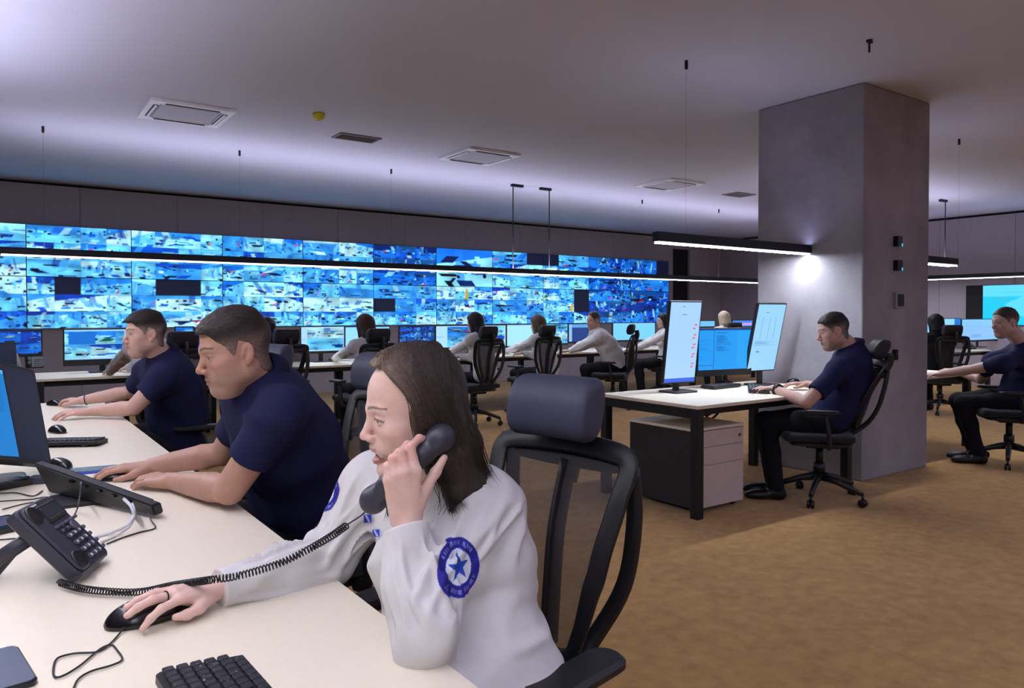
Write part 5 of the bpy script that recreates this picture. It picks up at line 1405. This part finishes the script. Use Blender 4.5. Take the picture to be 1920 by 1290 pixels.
# ---- young man at the right edge
m4f, m4u = Vector((-.86, .50, -.08)), Vector((0, 0, 1))
m4h = anchor((-.079, -.014, -.010), 1902, 606, 6.20, m4f, m4u, 1.05)
m4hip = Vector((7.24, 2.72, .575)); m4neck = at_d(1922, 648, 6.3)
f4 = Vector((-.55, .83, 0)).normalized(); s4 = Vector((f4.y, -f4.x, 0)); m4S = at_d(1880, 682, 6.12); m4R = m4S+s4*.36
kn, an = legs(m4hip, f4, s4, reach=.42, foot=.12)
m4W = at_z(1762, 701, DZ+.04); m4WR = at_z(1768, 697, DZ+.05)
man4 = dict(vox=.005, cvox=.007, hip=m4hip, neck=m4neck, side=s4, bulge=.04, size=1.02,
    head=(m4h, m4f, m4u, 1.05, dict(fat=.3)), skin=(.53, .35, .30), hair=(.05, .036, .030), hairopt=dict(thick=.005, fade=.8),
    arms=dict(R=dict(sh=m4R, wrist=at_z(1790, 694, DZ+.05), hand=dict(fwd=(-.8, .55, 0), nrm=(0, 0, 1))),
              L=dict(sh=m4S, el=at_d(1828, 692, 6.32), wrist=m4W, hand=dict(fwd=(-.8, .5, -.05), nrm=(0, 0, 1)))),
    knees=kn, ankles=an, seed=9, sleeve=.55)
person('young man with cropped hair reaching across the desk right of the concrete column', man4)
# ------------------------------------------------------------------ background people
def far_person(label, px, py_top, Y, f, hand_px=None, fem=True, hair='long', hcol=(.03, .02, .018), cloth=None, polo=False, lean=.10, vox=.009, hf=None, hlen=.26, pos=None, skin=None, wide=1.0, hairopt=None, sit=.02):
    f = Vector((f[0], f[1], 0)).normalized(); s = Vector((f.y, -f.x, 0)); hs = .95 if fem else 1.03
    top = pos or at_y(px, py_top, Y); hc = Vector(top)-Vector((0, 0, .130*hs))
    neck = hc-f*.03-Vector((0, 0, .155*hs)); hip = Vector((neck.x, neck.y, 0))-f*lean; hip.z = .575
    hd = Vector(hf) if hf else f-Vector((0, 0, .12))
    kn, an = legs(hip, f, s, foot=.05); arms = {}
    for k, q in (('R', 1), ('L', -1)):
        w = hip+f*.46+s*q*.15; w.z = DZ+.05
        if hand_px and k in hand_px: w = at_z(hand_px[k][0], hand_px[k][1], DZ+.04)
        arms[k] = dict(wrist=w, hand=dict(fwd=f-s*q*.15, nrm=(0, 0, 1)))
    sp = dict(vox=vox, cvox=vox*1.15, fem=fem, polo=polo, cloth=cloth or M_whiteshirt, hip=hip, neck=neck, side=s, head=(hc, hd, (0, 0, 1), hs, dict(fem=1 if fem else 0)), skin=skin or BASE_SKIN, hair=hcol, hairstyle=hair,
              arms=arms, knees=kn, ankles=an, hlen=hlen, hvox=.006, wr=.004, folds=.006, hairopt=hairopt or {}, look=(0, 1, 0))
    r = person(label, sp); sp['_f'] = f
    return sp
def chair_for(sp, label, off=.0, face=None, dx=(0, 0)):
    f = sp['_f'] if face is None else Vector((face[0], face[1], 0)).normalized(); h = Vector(sp['hip'])
    return place_chair(h.x+f.x*(.05+off)+dx[0], h.y+f.y*(.05+off)+dx[1], f, label)
BR, DK, BL = (.075, .045, .035), (.018, .014, .016), (.52, .42, .30)
p = far_person('woman with long straight brown hair seen from behind at the back desks', 684, 588, 7.05, (-.18, 1), {'L': (628, 672)}, hcol=(.06, .032, .027), lean=.16, vox=.007)
chair_for(p, 'black office chair under the brown-haired woman seen from behind', face=(-.12, 1), dx=(-.10, -.02))
p = far_person('woman with very long dark hair, blue badge on her sleeve, at the back desks', 890, 585, 7.45, (-.42, .9), {'L': (836, 665)}, hcol=(.022, .016, .020), lean=.12, vox=.007)
chair_for(p, 'black office chair under the woman with very long dark hair', face=(-.12, 1), dx=(-.13, -.02))
p = far_person('woman with light brown hair typing left of the balding man', 1008, 590, 7.65, (-.35, .93), {'L': (950, 658)}, hcol=(.11, .068, .05), lean=.12, vox=.008, hlen=.22)
chair_for(p, 'black office chair under the light-brown-haired woman', face=(-.12, 1), dx=(-.20, -.02))
p = far_person('balding bearded man in a white shirt leaning over the back desk', 1113, 583, 7.80, (-.86, .5), {'L': (1068, 658), 'R': (1085, 655)}, fem=False, hair='short', hcol=(.06, .04, .032), lean=.30, vox=.007, hf=(-.95, .12, -.15), hairopt=dict(thick=.008, line=.10, fade=.95))
chair_for(p, 'black office chair with an open back frame behind the balding man', face=(-.62, .78), off=-.10, dx=(-.20, -.05))
p = far_person('woman with black hair in a white shirt left of the upright monitor', 1243, 587, 8.1, (-.80, .6), {'L': (1190, 655), 'R': (1195, 650)}, hcol=DK, lean=.02, vox=.008, hf=(-.9, .4, -.05), hlen=.22)
chair_for(p, 'black office chair under the black-haired woman by the upright monitor', face=(-.6, .8), dx=(.05, 0))
p = far_person('woman with blonde hair far back between the two upright monitors', 1357, 583, 8.1, (.25, .97), hcol=BL, hair='long', lean=.06, vox=.010, hlen=.2)
chair_for(p, 'black office chair under the blonde woman far back')
p = far_person('dark-haired woman in a grey shirt half hidden behind the second man', 276, 579, 6.95, (-.25, .97), {'L': (205, 697), 'R': (240, 690)}, hcol=DK, cloth=M_greyshirt, lean=.12, hair='tail', vox=.007)
chair_for(p, 'black office chair between the second man and the back desk', face=(-.1, 1), dx=(.14, -.08))
p = far_person('person with dark tied hair hidden behind the nearest man', 499, 594, 7.2, (-.1, 1), hcol=DK, cloth=M_greyshirt, lean=.08, hair='tail', vox=.009)
chair_for(p, 'black office chair seen above the shoulder of the nearest man', dx=(.05, -.03))
p = far_person('person in a grey shirt cut off by the left edge of the photo', -38, 590, 6.9, (.15, 1), cloth=M_greyshirt, hair='short', fem=False, hcol=DK, lean=.10, vox=.009)
chair_for(p, 'black office chair at the far left edge')
p = far_person('woman in black with very long black hair seen from behind at the right', 1754, 588, 4.75, (.55, .83), hcol=(.010, .008, .010), cloth=M_trous, lean=.05, vox=.007, hlen=.34)
chair_for(p, 'black office chair under the woman with very long black hair at the right', dx=(.03, -.03))
# ------------------------------------------------------------------ chairs in front
place_chair(.835, 1.31, (-.975, -.20), 'nearest office chair with a slate headrest, behind the woman on the telephone', slate=True)
place_chair(.93, 2.50, (-.985, -.15), 'office chair with a slate headrest behind the nearest man', slate=True)
place_chair(1.02, 4.84, (-1, .02), 'office chair behind the second man at the desk end', slate=True)
place_chair(.86, 3.47, (-.96, -.28), 'empty office chair with a slate headrest between the two nearest men', slate=True)
c3 = place_chair(4.745, 3.01, (-.66, .75), 'black office chair under the man beside the concrete column', recline=math.radians(13))
place_chair(7.17, 2.76, (-.62, .78), 'black office chair under the young man at the right edge')
# ------------------------------------------------------------------ things on the front desk
mouse(279, 1161, mdir, 'black computer mouse under the hand of the woman on the telephone', 1.15)
mouse(214, 899, Vector((mp1.x, mp1.y, 0))-Vector((m1WR.x, m1WR.y, 0)), 'black computer mouse under the hand of the nearest man')
mouse(103, 760, Vector((mp2.x, mp2.y, 0))-Vector((m2WR.x, m2WR.y, 0)), 'black computer mouse under the hand of the man at the desk end')
mouse(108, 811, (-.3, 1), 'spare black computer mouse behind the small keyboard')
mouse(112, 877, (-.4, .9), 'round black mouse beside the blue-edged tablet')
pts = [at_z(x, y, DZ+.0035) for x, y in ((237, 1178), (222, 1190), (205, 1208), (182, 1222), (140, 1225), (108, 1234), (100, 1252), (102, 1268), (118, 1267), (150, 1248), (186, 1218), (208, 1209), (219, 1218), (229, 1236), (210, 1247), (172, 1258), (148, 1272), (138, 1290), (136, 1305))]
pts[0].z = DZ+.010
cable(pts, .0017, 'thin black mouse cable looping over the front desk', name='mouse_cable')
ka, kb = at_z(455, 1214, DZ+.028), at_z(525, 1290, DZ+.028); kxx = (ka-kb); kxx.z = 0; kxx.normalize(); ky = Vector((-kxx.y, kxx.x, 0)); kw = .135; kc = ka+ky*kw/2-kxx*.22; print('KB', proj(ka+ky*kw), kxx)
keyboard((kc.x, kc.y), math.atan2(kxx.y, kxx.x), 'large black keyboard in front, cut by the lower edge', w=.44, d=kw)
k2 = at_z(118, 835, DZ); keyboard((k2.x, k2.y), math.radians(90+62), 'small black keyboard beside the mouse of the nearest man', w=.33, d=.13)
# flat slab at the lower left edge
a, b, c = at_z(30, 1190, DZ), at_z(52, 1250, DZ), at_z(0, 1275, DZ)
ps = empty('smartphone', (a.x-.03, b.y-.005, DZ), math.radians(8), 'slate grey slab phone lying at the lower left edge', 'smartphone')
MB().rbox((0, 0, .005), (.085, .17, .009), .014).build('case', M_blackg, ps); MB().rbox((0, 0, .0100), (.078, .163, .002), .012, bev=.0005).build('display', mat('slate_glass', rgb(96, 104, 124), .18, namt=.02), ps)
# IP telephone
fa, fb = at_z(150, 1090, DZ+.012), at_z(210, 1040, DZ+.012)
ex = (fb-fa); ex.z = 0; ex.normalize(); mid = (fa+fb)/2
hor = Vector((-ex.y, ex.x, 0)); tiltp = math.radians(47); ey = hor*math.cos(tiltp)+Vector((0, 0, 1))*math.sin(tiltp); ez = ex.cross(ey)
PM = Matrix(((ex.x, ey.x, ez.x, mid.x), (ex.y, ey.y, ez.y, mid.y), (ex.z, ey.z, ez.z, mid.z+.008), (0, 0, 0, 1)))
ph = desk_phone(PM, 'charcoal desk telephone with keypad, its handset lifted')
inv = PM.inverted()
st = MB()
foot = mid+hor*.24; foot.z = DZ+.004
top_ = PM @ Vector((-.055, .13, -.028))
for sx in (-.055, .0):
    tp = PM @ Vector((sx, .135, -.026)); ft = tp+hor*.10; ft.z = DZ+.012
    st.tube([inv @ tp, inv @ (tp*.5+ft*.5+hor*.015), inv @ ft, inv @ (ft+hor*.05)], .012, 8, flat=(1.3, .55))
st.build('stand', M_phone, ph)
# handset
he, hm_ = at_d(818, 830, 1.372), at_d(711, 928, 1.372); hx = (he-hm_).normalized(); hzn = (CP-(he+hm_)/2).normalized()+Vector((0, 0, .1)); hzn = (hzn-hx*hzn.dot(hx)).normalized(); hy_ = hzn.cross(hx)
hv, hf_ = handset_mesh(None, .20); Hm = Matrix(((hx.x, hy_.x, hzn.x, 0), (hx.y, hy_.y, hzn.y, 0), (hx.z, hy_.z, hzn.z, 0), (0, 0, 0, 1))); Hm.translation = (he+hm_)/2
hs_o = empty('telephone_handset', (0, 0, 0), 0, 'charcoal telephone handset held to the ear of the woman in front', 'telephone handset'); hs_o.matrix_world = Hm
link('shell', np_mesh('shell', hv, hf_), M_phone, hs_o)
# coiled cord
cp = [at_z(112, 1092, DZ+.014), at_z(150, 1103, DZ+.013), at_z(200, 1109, DZ+.012), at_z(262, 1110, DZ+.013), at_z(322, 1098, DZ+.035), at_z(390, 1088, DZ+.075), at_d(450, 1079, 1.43), at_d(520, 1058, 1.44), at_d(575, 1032, 1.46), at_d(620, 1006, 1.45), at_d(650, 985, 1.43)]
base = spl(cp, 24); q = MB(); pts = []; turns = 112; M_ = len(base); 
ln = [0]
for i in range(1, M_): ln.append(ln[-1]+(base[i]-base[i-1]).length)
N_ = turns*12
for i in range(N_+1):
    l = ln[-1]*i/N_; k = min(max(1, int(np.searchsorted(ln, l))), M_-1); t = (l-ln[k-1])/max(1e-6, ln[k]-ln[k-1]); p = base[k-1].lerp(base[k], t); T = (base[k]-base[k-1]).normalized()
    a = T.cross(Vector((0, 0, 1))).normalized(); b = a.cross(T); an_ = 2*math.pi*turns*i/N_; rr = .0064
    pts.append(p+(a*math.cos(an_)+b*math.sin(an_))*rr)
tail = [pts[-1], at_d(660, 978, 1.42), at_d(678, 966, 1.40), at_d(694, 950, 1.385)]
q.tube(pts, .0016, 6); q.tube(spl(tail, 5), .0016, 6)
tag(q.build('coiled_telephone_cord', M_blackg), 'coiled black cord from the desk telephone to the handset', 'telephone cord')
# tilted touch display with cables, seen from behind
T1, T2 = at_d(62, 868, 2.38), at_d(284, 948, 2.08); B2 = at_z(290, 968, DZ+.01); B1 = B2+(T1-T2)*.88; B1.z = DZ+.012
r = empty('touch_display', tuple(((T1+T2+B1+B2)/4).xy)+(DZ,), 0, 'black touch display tilted low on the front desk, seen from its cabled back', 'touch display')
o = r.location.copy(); nb = (T2-T1).cross(B1-T1).normalized(); nb = nb if nb.dot(CP-T1) > 0 else -nb
def slab(A, B, C, D, th, n):
    mb = MB(); v = [mb.bm.verts.new(p-o) for p in (A, B, C, D)]; w = [mb.bm.verts.new(p-o-n*th) for p in (A, B, C, D)]
    mb.bm.faces.new(v); mb.bm.faces.new(w[::-1])
    for i in range(4): mb.bm.faces.new((v[i], w[i], w[(i+1) % 4], v[(i+1) % 4]))
    bmesh.ops.bevel(mb.bm, geom=mb.bm.edges[:], offset=.004, segments=2, affect='EDGES'); return mb
slab(T1, T2, B2, B1, .03, nb).build('casing', M_black, r)
sT1, sT2, sB2, sB1 = [((T1+T2+B1+B2)/4).lerp(p, .86)-nb*.0315 for p in (T1, T2, B2, B1)]
slab(sT1, sT2, sB2, sB1, .002, nb).build('display', mat('dark_display_glass', rgb(14, 16, 26), .12, namt=.02), r)
for k in range(5):
    pt = T1.lerp(T2, .35+.12*k)*.82+B1.lerp(B2, .35+.12*k)*.18; MB().box(pt-o+nb*.003, (.018, .012, .006), rot=((T2-T1).to_track_quat('X', 'Z').to_matrix())).build('port', M_blackg, r)
sf_ = MB(); m0 = (B1+B2)/2
sf_.tube([T1.lerp(B1, .5)+(T2-T1)*.3-nb*.03-o, Vector((m0.x-.02, m0.y+.16, DZ+.012))-o], .014, 8).rbox(Vector((m0.x-.02, m0.y+.12, DZ+.006))-o, (.2, .16, .012), .02); sf_.build('stand', M_black, r)
def ptc(t, u): return T1.lerp(T2, t)*(1-u)+B1.lerp(B2, t)*u
M_wcab = mat('white_cable', rgb(208, 208, 214), .5, namt=.03)
a = ptc(.80, .15)+nb*.006
cable([a, at_d(246, 950, 2.0), at_d(250, 968, 1.98), at_d(238, 985, 1.93), at_z(215, 996, DZ+.01), at_z(188, 1004, DZ+.004), at_z(165, 1012, DZ+.004)], .0045, 'thick white cable plugged into the tilted touch display', M_wcab)
a = ptc(.86, .3)+nb*.006
cable([a, at_d(252, 962, 2.0), at_z(244, 986, DZ+.02), at_z(214, 1006, DZ+.004), at_z(190, 1016, DZ+.004)], .0035, 'second white cable lying below the thick one', M_wcab)
cable([ptc(.97, .5)+nb*.004, at_d(283, 975, 2.03), at_z(291, 990, DZ+.004), at_z(262, 998, DZ+.003), at_z(225, 1010, DZ+.003), at_z(200, 1020, DZ+.003)], .002, 'thin black cable curving from the right corner of the touch display')
cable([ptc(.42, .2)+nb*.006, at_d(152, 905, 2.12), at_d(150, 925, 2.1), at_z(146, 950, DZ+.02), at_z(140, 965, DZ+.004)], .0022, 'thin grey cable hanging from the middle of the touch display', M_phone)
for i, pp in enumerate([((0, 925), (30, 924), (62, 930), (80, 920)), ((0, 940), (28, 938), (60, 936), (82, 932)), ((5, 955), (40, 946), (72, 940), (85, 938)), ((0, 1012), (40, 1010), (70, 1018), (90, 1022))]):
    cable([at_z(x, y, DZ+.004) for x, y in pp], .002, ['topmost', 'second', 'third', 'lowest'][i]+' of the thin black cables at the left edge of the front desk')
r = empty('blue_edged_tablet', at_z(165, 884, DZ), math.radians(80), 'thin tablet with a bright blue edge behind the touch display', 'tablet')
MB().rbox((0, 0, .004), (.10, .21, .008), .01).build('case', mat('blue_shell', rgb(28, 70, 190), .4, namt=.05), r)
MB().rbox((0, 0, .0085), (.09, .19, .002), .008, bev=.0005).build('display', M_blackg, r)
for (px, py, lab, sz) in ((14, 912, 'black docking station at the left edge behind the telephone', (.14, .10, .022)), (2, 990, 'black base plate at the left edge beside the telephone', (.11, .14, .016))):
    pz = at_z(px, py, DZ); r = empty('docking_station', (pz.x, pz.y, DZ), math.radians(25), lab, 'docking station')
    MB().rbox((0, 0, sz[2]/2), sz, .012).build('housing', M_blackg, r); MB().rbox((0, 0, sz[2]+.001), (sz[0]*.7, sz[1]*.7, .002), .01, bev=.0005).build('top_plate', M_head, r)
pz = at_z(85, 905, DZ); r = empty('usb_hub', (pz.x, pz.y, DZ), math.radians(70), 'small slate block with a plug in front of the touch display', 'hub'); MB().rbox((0, 0, .012), (.05, .09, .024), .008).build('housing', M_head, r); MB().box((-.01, .055, .012), (.016, .024, .012), bev=.002).build('plug', M_black, r)
# front monitors at the left edge
BLUE = ui(60, 100, (18, 120, 200), [(0, 0, 1, .05, (90, 170, 225)), (.1, .2, .4, .9, (22, 128, 206)), (.55, .1, .95, .5, (16, 112, 190))])
BLK = ui(40, 60, (10, 12, 34), [(.04, .10, .075, .52, (150, 140, 130)), (.04, .52, .07, .66, (70, 78, 70))])
def monitor_at(TR, BR, width, img, label, bez=.015, flip=1):
    """monitor given by its far vertical edge (top and bottom points); the screen runs towards the viewer's left"""
    up = (TR-BR).normalized(); h = (TR-BR).length; return up, h
def lean_monitor(pt_top, pt_bot, yaw, w, img, label, bez=.014, strength=None):
    TR, BR_ = pt_top, pt_bot; up = (TR-BR_).normalized(); h = (TR-BR_).length
    xd = Vector((math.cos(yaw), math.sin(yaw), 0)); xd = (xd-up*xd.dot(up)).normalized(); n = xd.cross(up)   # local -y = face normal
    c = (TR+BR_)/2-xd*(w/2)
    r = empty('monitor', (c.x, c.y, DZ), 0, label, 'monitor')
    R = Matrix(((xd.x, -n.x, up.x), (xd.y, -n.y, up.y), (xd.z, -n.z, up.z))).to_4x4()
    pv = empty('display_head'); pv.parent = r; pv.matrix_local = Matrix.Translation((0, 0, c.z-DZ)) @ R
    MB().rbox((0, .018, 0), (w, .032, h), .012, axis=1).rbox((0, .042, -.02), (w*.6, .03, h*.6), .03, axis=1).build('casing', M_bez, pv)
    s = link('screen', screen_mesh(img, w-2*bez, h-2*bez), M_scr, pv); s.location = (0, .0012, 0)
    bk = R @ Vector((0, 1, 0)); bk.z = 0
    MB().box(bk*.09+Vector((0, 0, .14)), (.05, .03, .28)).rbox(bk*.06+Vector((0, 0, .006)), (.26, .2, .012), .03).build('stand', M_black, r)
    return r
lean_monitor(at_d(66, 694, 2.82), at_d(99, 872, 2.74), math.radians(60), .52, BLK, 'black monitor in front of the nearest man, leaning back at the left edge')
lean_monitor(at_d(8, 690, 2.50), at_d(42, 862, 2.42), math.radians(54), .50, BLUE, 'monitor with a plain blue picture at the left edge, nearest the telephone', bez=.010)
# a black box-like monitor back between the front desk and the back row
bm = at_d(8, 662, 4.7); lean_monitor(at_d(31, 641, 5.0), at_d(33, 690, 5.0), math.radians(60), .5, BLK, 'dark monitor back low at the left edge, below the grey-shirted person')
pz = at_z(30, 700, DZ)
# ------------------------------------------------------------------ back row monitors
def mon_px(x0, x1, y0, y1, img, label, yaw=-.1, dy=.58, chin=.03, Y=None, group=None):
    """monitor whose lit area spans these pixels; depth from the desk it stands on"""
    Xg = at_y((x0+x1)/2, (y0+y1)/2, 8.4).x; Yy = (yfront(Xg)+dy) if Y is None else Y
    a, b = at_y(x0, (y0+y1)/2, Yy), at_y(x1, (y0+y1)/2, Yy); t, bt = at_y((x0+x1)/2, y0, Yy), at_y((x0+x1)/2, y1, Yy)
    w = (b.x-a.x); h = t.z-bt.z; c = ((a.x+b.x)/2, Yy)
    return monitor(c, yaw*0, w, h, img, label, zc=(t.z+bt.z)/2, chin=chin)
cam_wide = feeds(90, 150, 3, 2, 501, blank=0); cam_wide = np.concatenate([ui(6, 150, (150, 205, 250), []), cam_wide, ui(6, 150, (150, 205, 250), [])], 0); cam_wide[:, 118:] = L3((160, 205, 250)); cam_wide[8:50, 8:60] = L3((20, 110, 210))
mon_px(121, 262, 618, 673, cam_wide, 'wide back row monitor with camera pictures, left of the second man', chin=.06)
mon_px(-40, 77, 620, 664, feeds(60, 140, 3, 2, 502, blank=0, dark=True), 'back row monitor with camera pictures above the grey desk telephone', chin=.03)
fw = ui(60, 100, (165, 215, 250), [(.02, .5, .1, .52, (90, 150, 220))]); fw[3:56, 14:98] = feeds(53, 84, 1, 2, 503, blank=0)
mon_px(330, 362, 614, 660, feeds(40, 40, 1, 2, 510, blank=0), 'back row monitor sliver right of the second man'); 
mon_px(364, 430, 616, 668, feeds(40, 60, 2, 3, 511, blank=0, dark=True), 'back row monitor behind the head of the nearest man')
mon_px(565, 645, 613, 658, fw, 'back row monitor with a corridor picture left of the brown-haired woman')
mon_px(648, 730, 613, 657, ui(40, 60, (150, 220, 250), [(0, 0, 1, .06, (120, 190, 240))]), 'pale blue back row monitor behind the brown-haired woman')
mon_px(750, 814, 612, 652, feeds(60, 90, 5, 4, 504, blank=.02, dark=True), 'back row monitor with a grid of many small camera pictures')
fw2 = ui(50, 90, (170, 220, 250), [(0, .5, .12, .52, (90, 150, 220))]); fw2[2:48, 14:88] = feeds(46, 74, 2, 2, 505, blank=0)
mon_px(818, 948, 611, 650, fw2, 'back row monitor behind the woman with very long dark hair')
mon_px(951, 1000, 609, 648, ui(40, 50, (165, 228, 250), [(0, 0, 1, .05, (130, 200, 240))]), 'blank pale monitor behind the light-brown-haired woman')
mon_px(1003, 1064, 608, 644, feeds(44, 70, 3, 3, 506, blank=0), 'back row monitor with camera pictures right of the light-brown-haired woman')
mon_px(1067, 1103, 608, 640, ui(40, 50, (26, 60, 130), [(0, 0, 1, .2, (90, 160, 225)), (0, 0, .16, 1, (140, 190, 235))]), 'dark blue monitor in front of the balding man')
mon_px(1150, 1228, 606, 637, ui(40, 80, (120, 205, 250), [(0, 0, 1, .05, (150, 215, 250))]), 'pale monitor behind the empty chair back of the balding man')
desk('back row desk beyond the upright monitors where the blonde woman sits', 9.94, 12.7, yfront(9.4)+.02, yfront(9.4)+.87)
mon_px(1312, 1340, 602, 612, ui(20, 40, (110, 190, 245), []), 'far pale monitor left of the blonde woman', chin=.2)
mon_px(1374, 1414, 601, 612, ui(20, 40, (70, 130, 230), [(.3, .4, .9, .8, (190, 160, 230))]), 'far blue monitor right of the blonde woman', chin=.2)
pm = at_z(66, 694, DZ); rzp = math.radians(5); PMt = Matrix.Translation((pm.x, pm.y, DZ+.03)) @ Matrix.Rotation(rzp, 4, 'Z') @ Matrix.Rotation(math.radians(62), 4, 'X')
gp = desk_phone(PMt, 'grey desk telephone on the back row desk at the left', detail=False)
hv2, hf2 = handset_mesh(None, .19); ho = link('handset', np_mesh('handset', hv2, hf2), M_phone, gp); ho.location = (-.057, .10, .034); ho.rotation_euler = (0, 0, math.pi/2)
st = MB(); st.box((0, .12, -.06), (.10, .02, .10)); st.build('stand', M_phone, gp)
mouse(205, 694, (0, 1), 'small black mouse on the back row desk beside the grey sleeve')
# ------------------------------------------------------------------ the desk by the column
doc = ui(150, 60, (165, 205, 250), [(0, .95, 1, 1, (40, 90, 220)), (0, 0, 1, .012, (120, 170, 235)), (.40, .055, .48, .063, (40, 50, 110)), (.40, .155, .55, .165, (40, 60, 120))])
for k, yy in enumerate(np.linspace(.24, .84, 16)):
    x = .82+.03*math.sin(k*2); doc[int(yy*150):int(yy*150)+3, int(x*60):int((x+.08)*60)] = L3((215, 110, 130)) if k % 3 else L3((165, 205, 250))
code = ui(90, 130, (30, 150, 235), [(0, 0, 1, .04, (20, 90, 190)), (.28, .04, .285, 1, (20, 60, 130)), (0, .88, .28, .885, (20, 60, 130)), (.72, .04, 1, 1, (40, 158, 238))])
lines(code, .33, .62, .08, .55, 26, (15, 60, 140), 3); lines(code, .02, .24, .1, .8, 22, (22, 110, 200), 4, .4)
ledger = ui(150, 70, (150, 205, 245), [(0, 0, 1, .012, (110, 180, 230)), (.3, .12, .45, .13, (60, 110, 170)), (.2, .71, .32, .725, (50, 90, 130))])
for x in (.25, .5, .72): ledger[30:80, int(x*70):int(x*70)+1] = L3((95, 150, 205))
lines(ledger, .1, .9, .55, .63, 10, (90, 140, 200), 6)
def mid_mon(px, py, Y, w, hh, img, label, yaw, tilt, chin=None):
    c = at_y(px, py, Y); return monitor((c.x, c.y), yaw, w, hh, img, label, zc=c.z, bez=.010, chin=chin, tilt=tilt)
mid_mon(1281, 642, 3.72, .305, .590, doc, 'upright left monitor with a white and red document beside the column', math.radians(-3), math.radians(7))
mid_mon(1361, 655, 3.80, .545, .315, code, 'lower middle monitor with code between the two upright monitors', math.radians(-8), math.radians(2), chin=.05)
mid_mon(1438, 633, 3.70, .305, .545, ledger, 'upright right monitor leaning over beside the column', math.radians(-6), math.radians(13))
kz = at_z(1352, 727, DZ); keyboard((kz.x, kz.y), math.radians(4), 'slim black keyboard lying flat in front of the middle monitor', w=.36, d=.13, tilt=.02)
kz = at_z(1422, 733, DZ); keyboard((kz.x, kz.y), math.radians(38), 'black keyboard under the hands of the man beside the column', w=.42, d=.15, tilt=.1)
mouse(1490, 718, (-.7, .7), 'black mouse under the right hand of the man beside the column')
MB_ = MB(); 
for k in range(3): MB_.tube(spl([(4.05+.05*k, 3.6, .69), (4.15+.05*k, 3.55, .60-.03*k), (4.3+.03*k, 3.5, .64), (4.45, 3.45, .68)], 6), .008, 6)
tag(MB_.build('cable_bundle', M_black), 'black cable bundle hanging under the desk beside the column', 'cables')
# ------------------------------------------------------------------ right-hand area
desk('far cream desk with two monitors right of the column', 9.3, 13.0, 5.25, 6.05)
m_r = feeds(40, 80, 2, 1, 600, blank=0); m_r = ui(50, 90, (120, 195, 250), [(0, 0, .3, 1, (120, 210, 250)), (.3, 0, .85, .9, (140, 205, 245)), (.5, .38, .8, .8, (40, 190, 120)), (.85, 0, 1, 1, (30, 100, 200))])
mon_px(1722, 1801, 598, 637, m_r, 'far monitor with a green panel in front of the long-haired woman at the right', Y=5.75)
mp_ = ui(60, 110, (135, 190, 250), [(.25, .72, .48, .88, (120, 170, 225))]); lines(mp_, .1, .9, .1, .9, 14, (110, 165, 235), 9, .5)
mon_px(1804, 1876, 599, 637, mp_, 'far pale monitor left of the head of the young man', Y=5.75)
pm = at_z(1825, 655, DZ); PMt = Matrix.Translation((pm.x, pm.y, DZ+.02)) @ Matrix.Rotation(math.radians(-20), 4, 'Z') @ Matrix.Rotation(math.radians(35), 4, 'X')
gp = desk_phone(PMt, 'grey desk telephone far back below the pale monitor at the right', detail=False); MB().box((0, .13, -.05), (.1, .02, .1)).build('stand', M_phone, gp)
hv2, hf2 = handset_mesh(None, .19); ho = link('handset', np_mesh('handset', hv2, hf2), M_phone, gp); ho.location = (-.057, .10, .034); ho.rotation_euler = (0, 0, math.pi/2)
mapimg = ui(80, 130, (90, 215, 250), [])
yy, xx = np.mgrid[0:80, 0:130]; 
mapimg[(xx < 24+8*np.sin(yy/9.)) & (yy > 22)] = L3((20, 200, 255)); mapimg[((xx-45)**2/200+(yy-12)**2/20) < 1] = L3((60, 195, 225)); mapimg[((xx-14)**2/30+(yy-28)**2/14) < 1] = L3((50, 190, 215))
mapimg[34:36, 78:110] = L3((40, 90, 130)); mapimg[32:37, 112:118] = L3((230, 120, 170)); mapimg[14:15, 10:70] = L3((80, 190, 225))
wsx = empty('wall_screen', (XR-.03, 4.9, 1.45), -math.pi/2, 'big bright cyan map screen on the right wall', 'wall screen')
yA, yB = 5.985, 3.2; zA, zB = 1.79, 1.10
wsx.location = (XR-.03, (yA+yB)/2, (zA+zB)/2)
MB().box((0, .012, 0), (abs(yA-yB)+.02, .034, zA-zB+.02), bev=.003).build('housing', M_bez, wsx)
s_ = link('screen', screen_mesh(mapimg, abs(yA-yB), zA-zB), M_scr, wsx); s_.location = (0, -.0065, 0)
wd = empty('dark_wall_panel', (XR-.02, 6.13, 1.45), 0, 'dark panel left of the cyan map screen on the right wall', 'wall panel')
MB().box((0, 0, 0), (.04, .27, .70), bev=.003).build('panel', M_dark, wd)
# ------------------------------------------------------------------ light and view
w = bpy.data.worlds.new('world'); S.world = w; w.use_nodes = True
bg = w.node_tree.nodes['Background']; bg.inputs[0].default_value = (.5, .5, .6, 1); bg.inputs[1].default_value = .02
S.view_settings.view_transform = 'Standard'; S.view_settings.look = 'None'; S.view_settings.gamma = 1; S.view_settings.use_curve_mapping = False
S.view_settings.exposure = 0.15
S.cycles.use_denoising = True; S.cycles.max_bounces = 8; S.cycles.diffuse_bounces = 4; S.cycles.transparent_max_bounces = 16
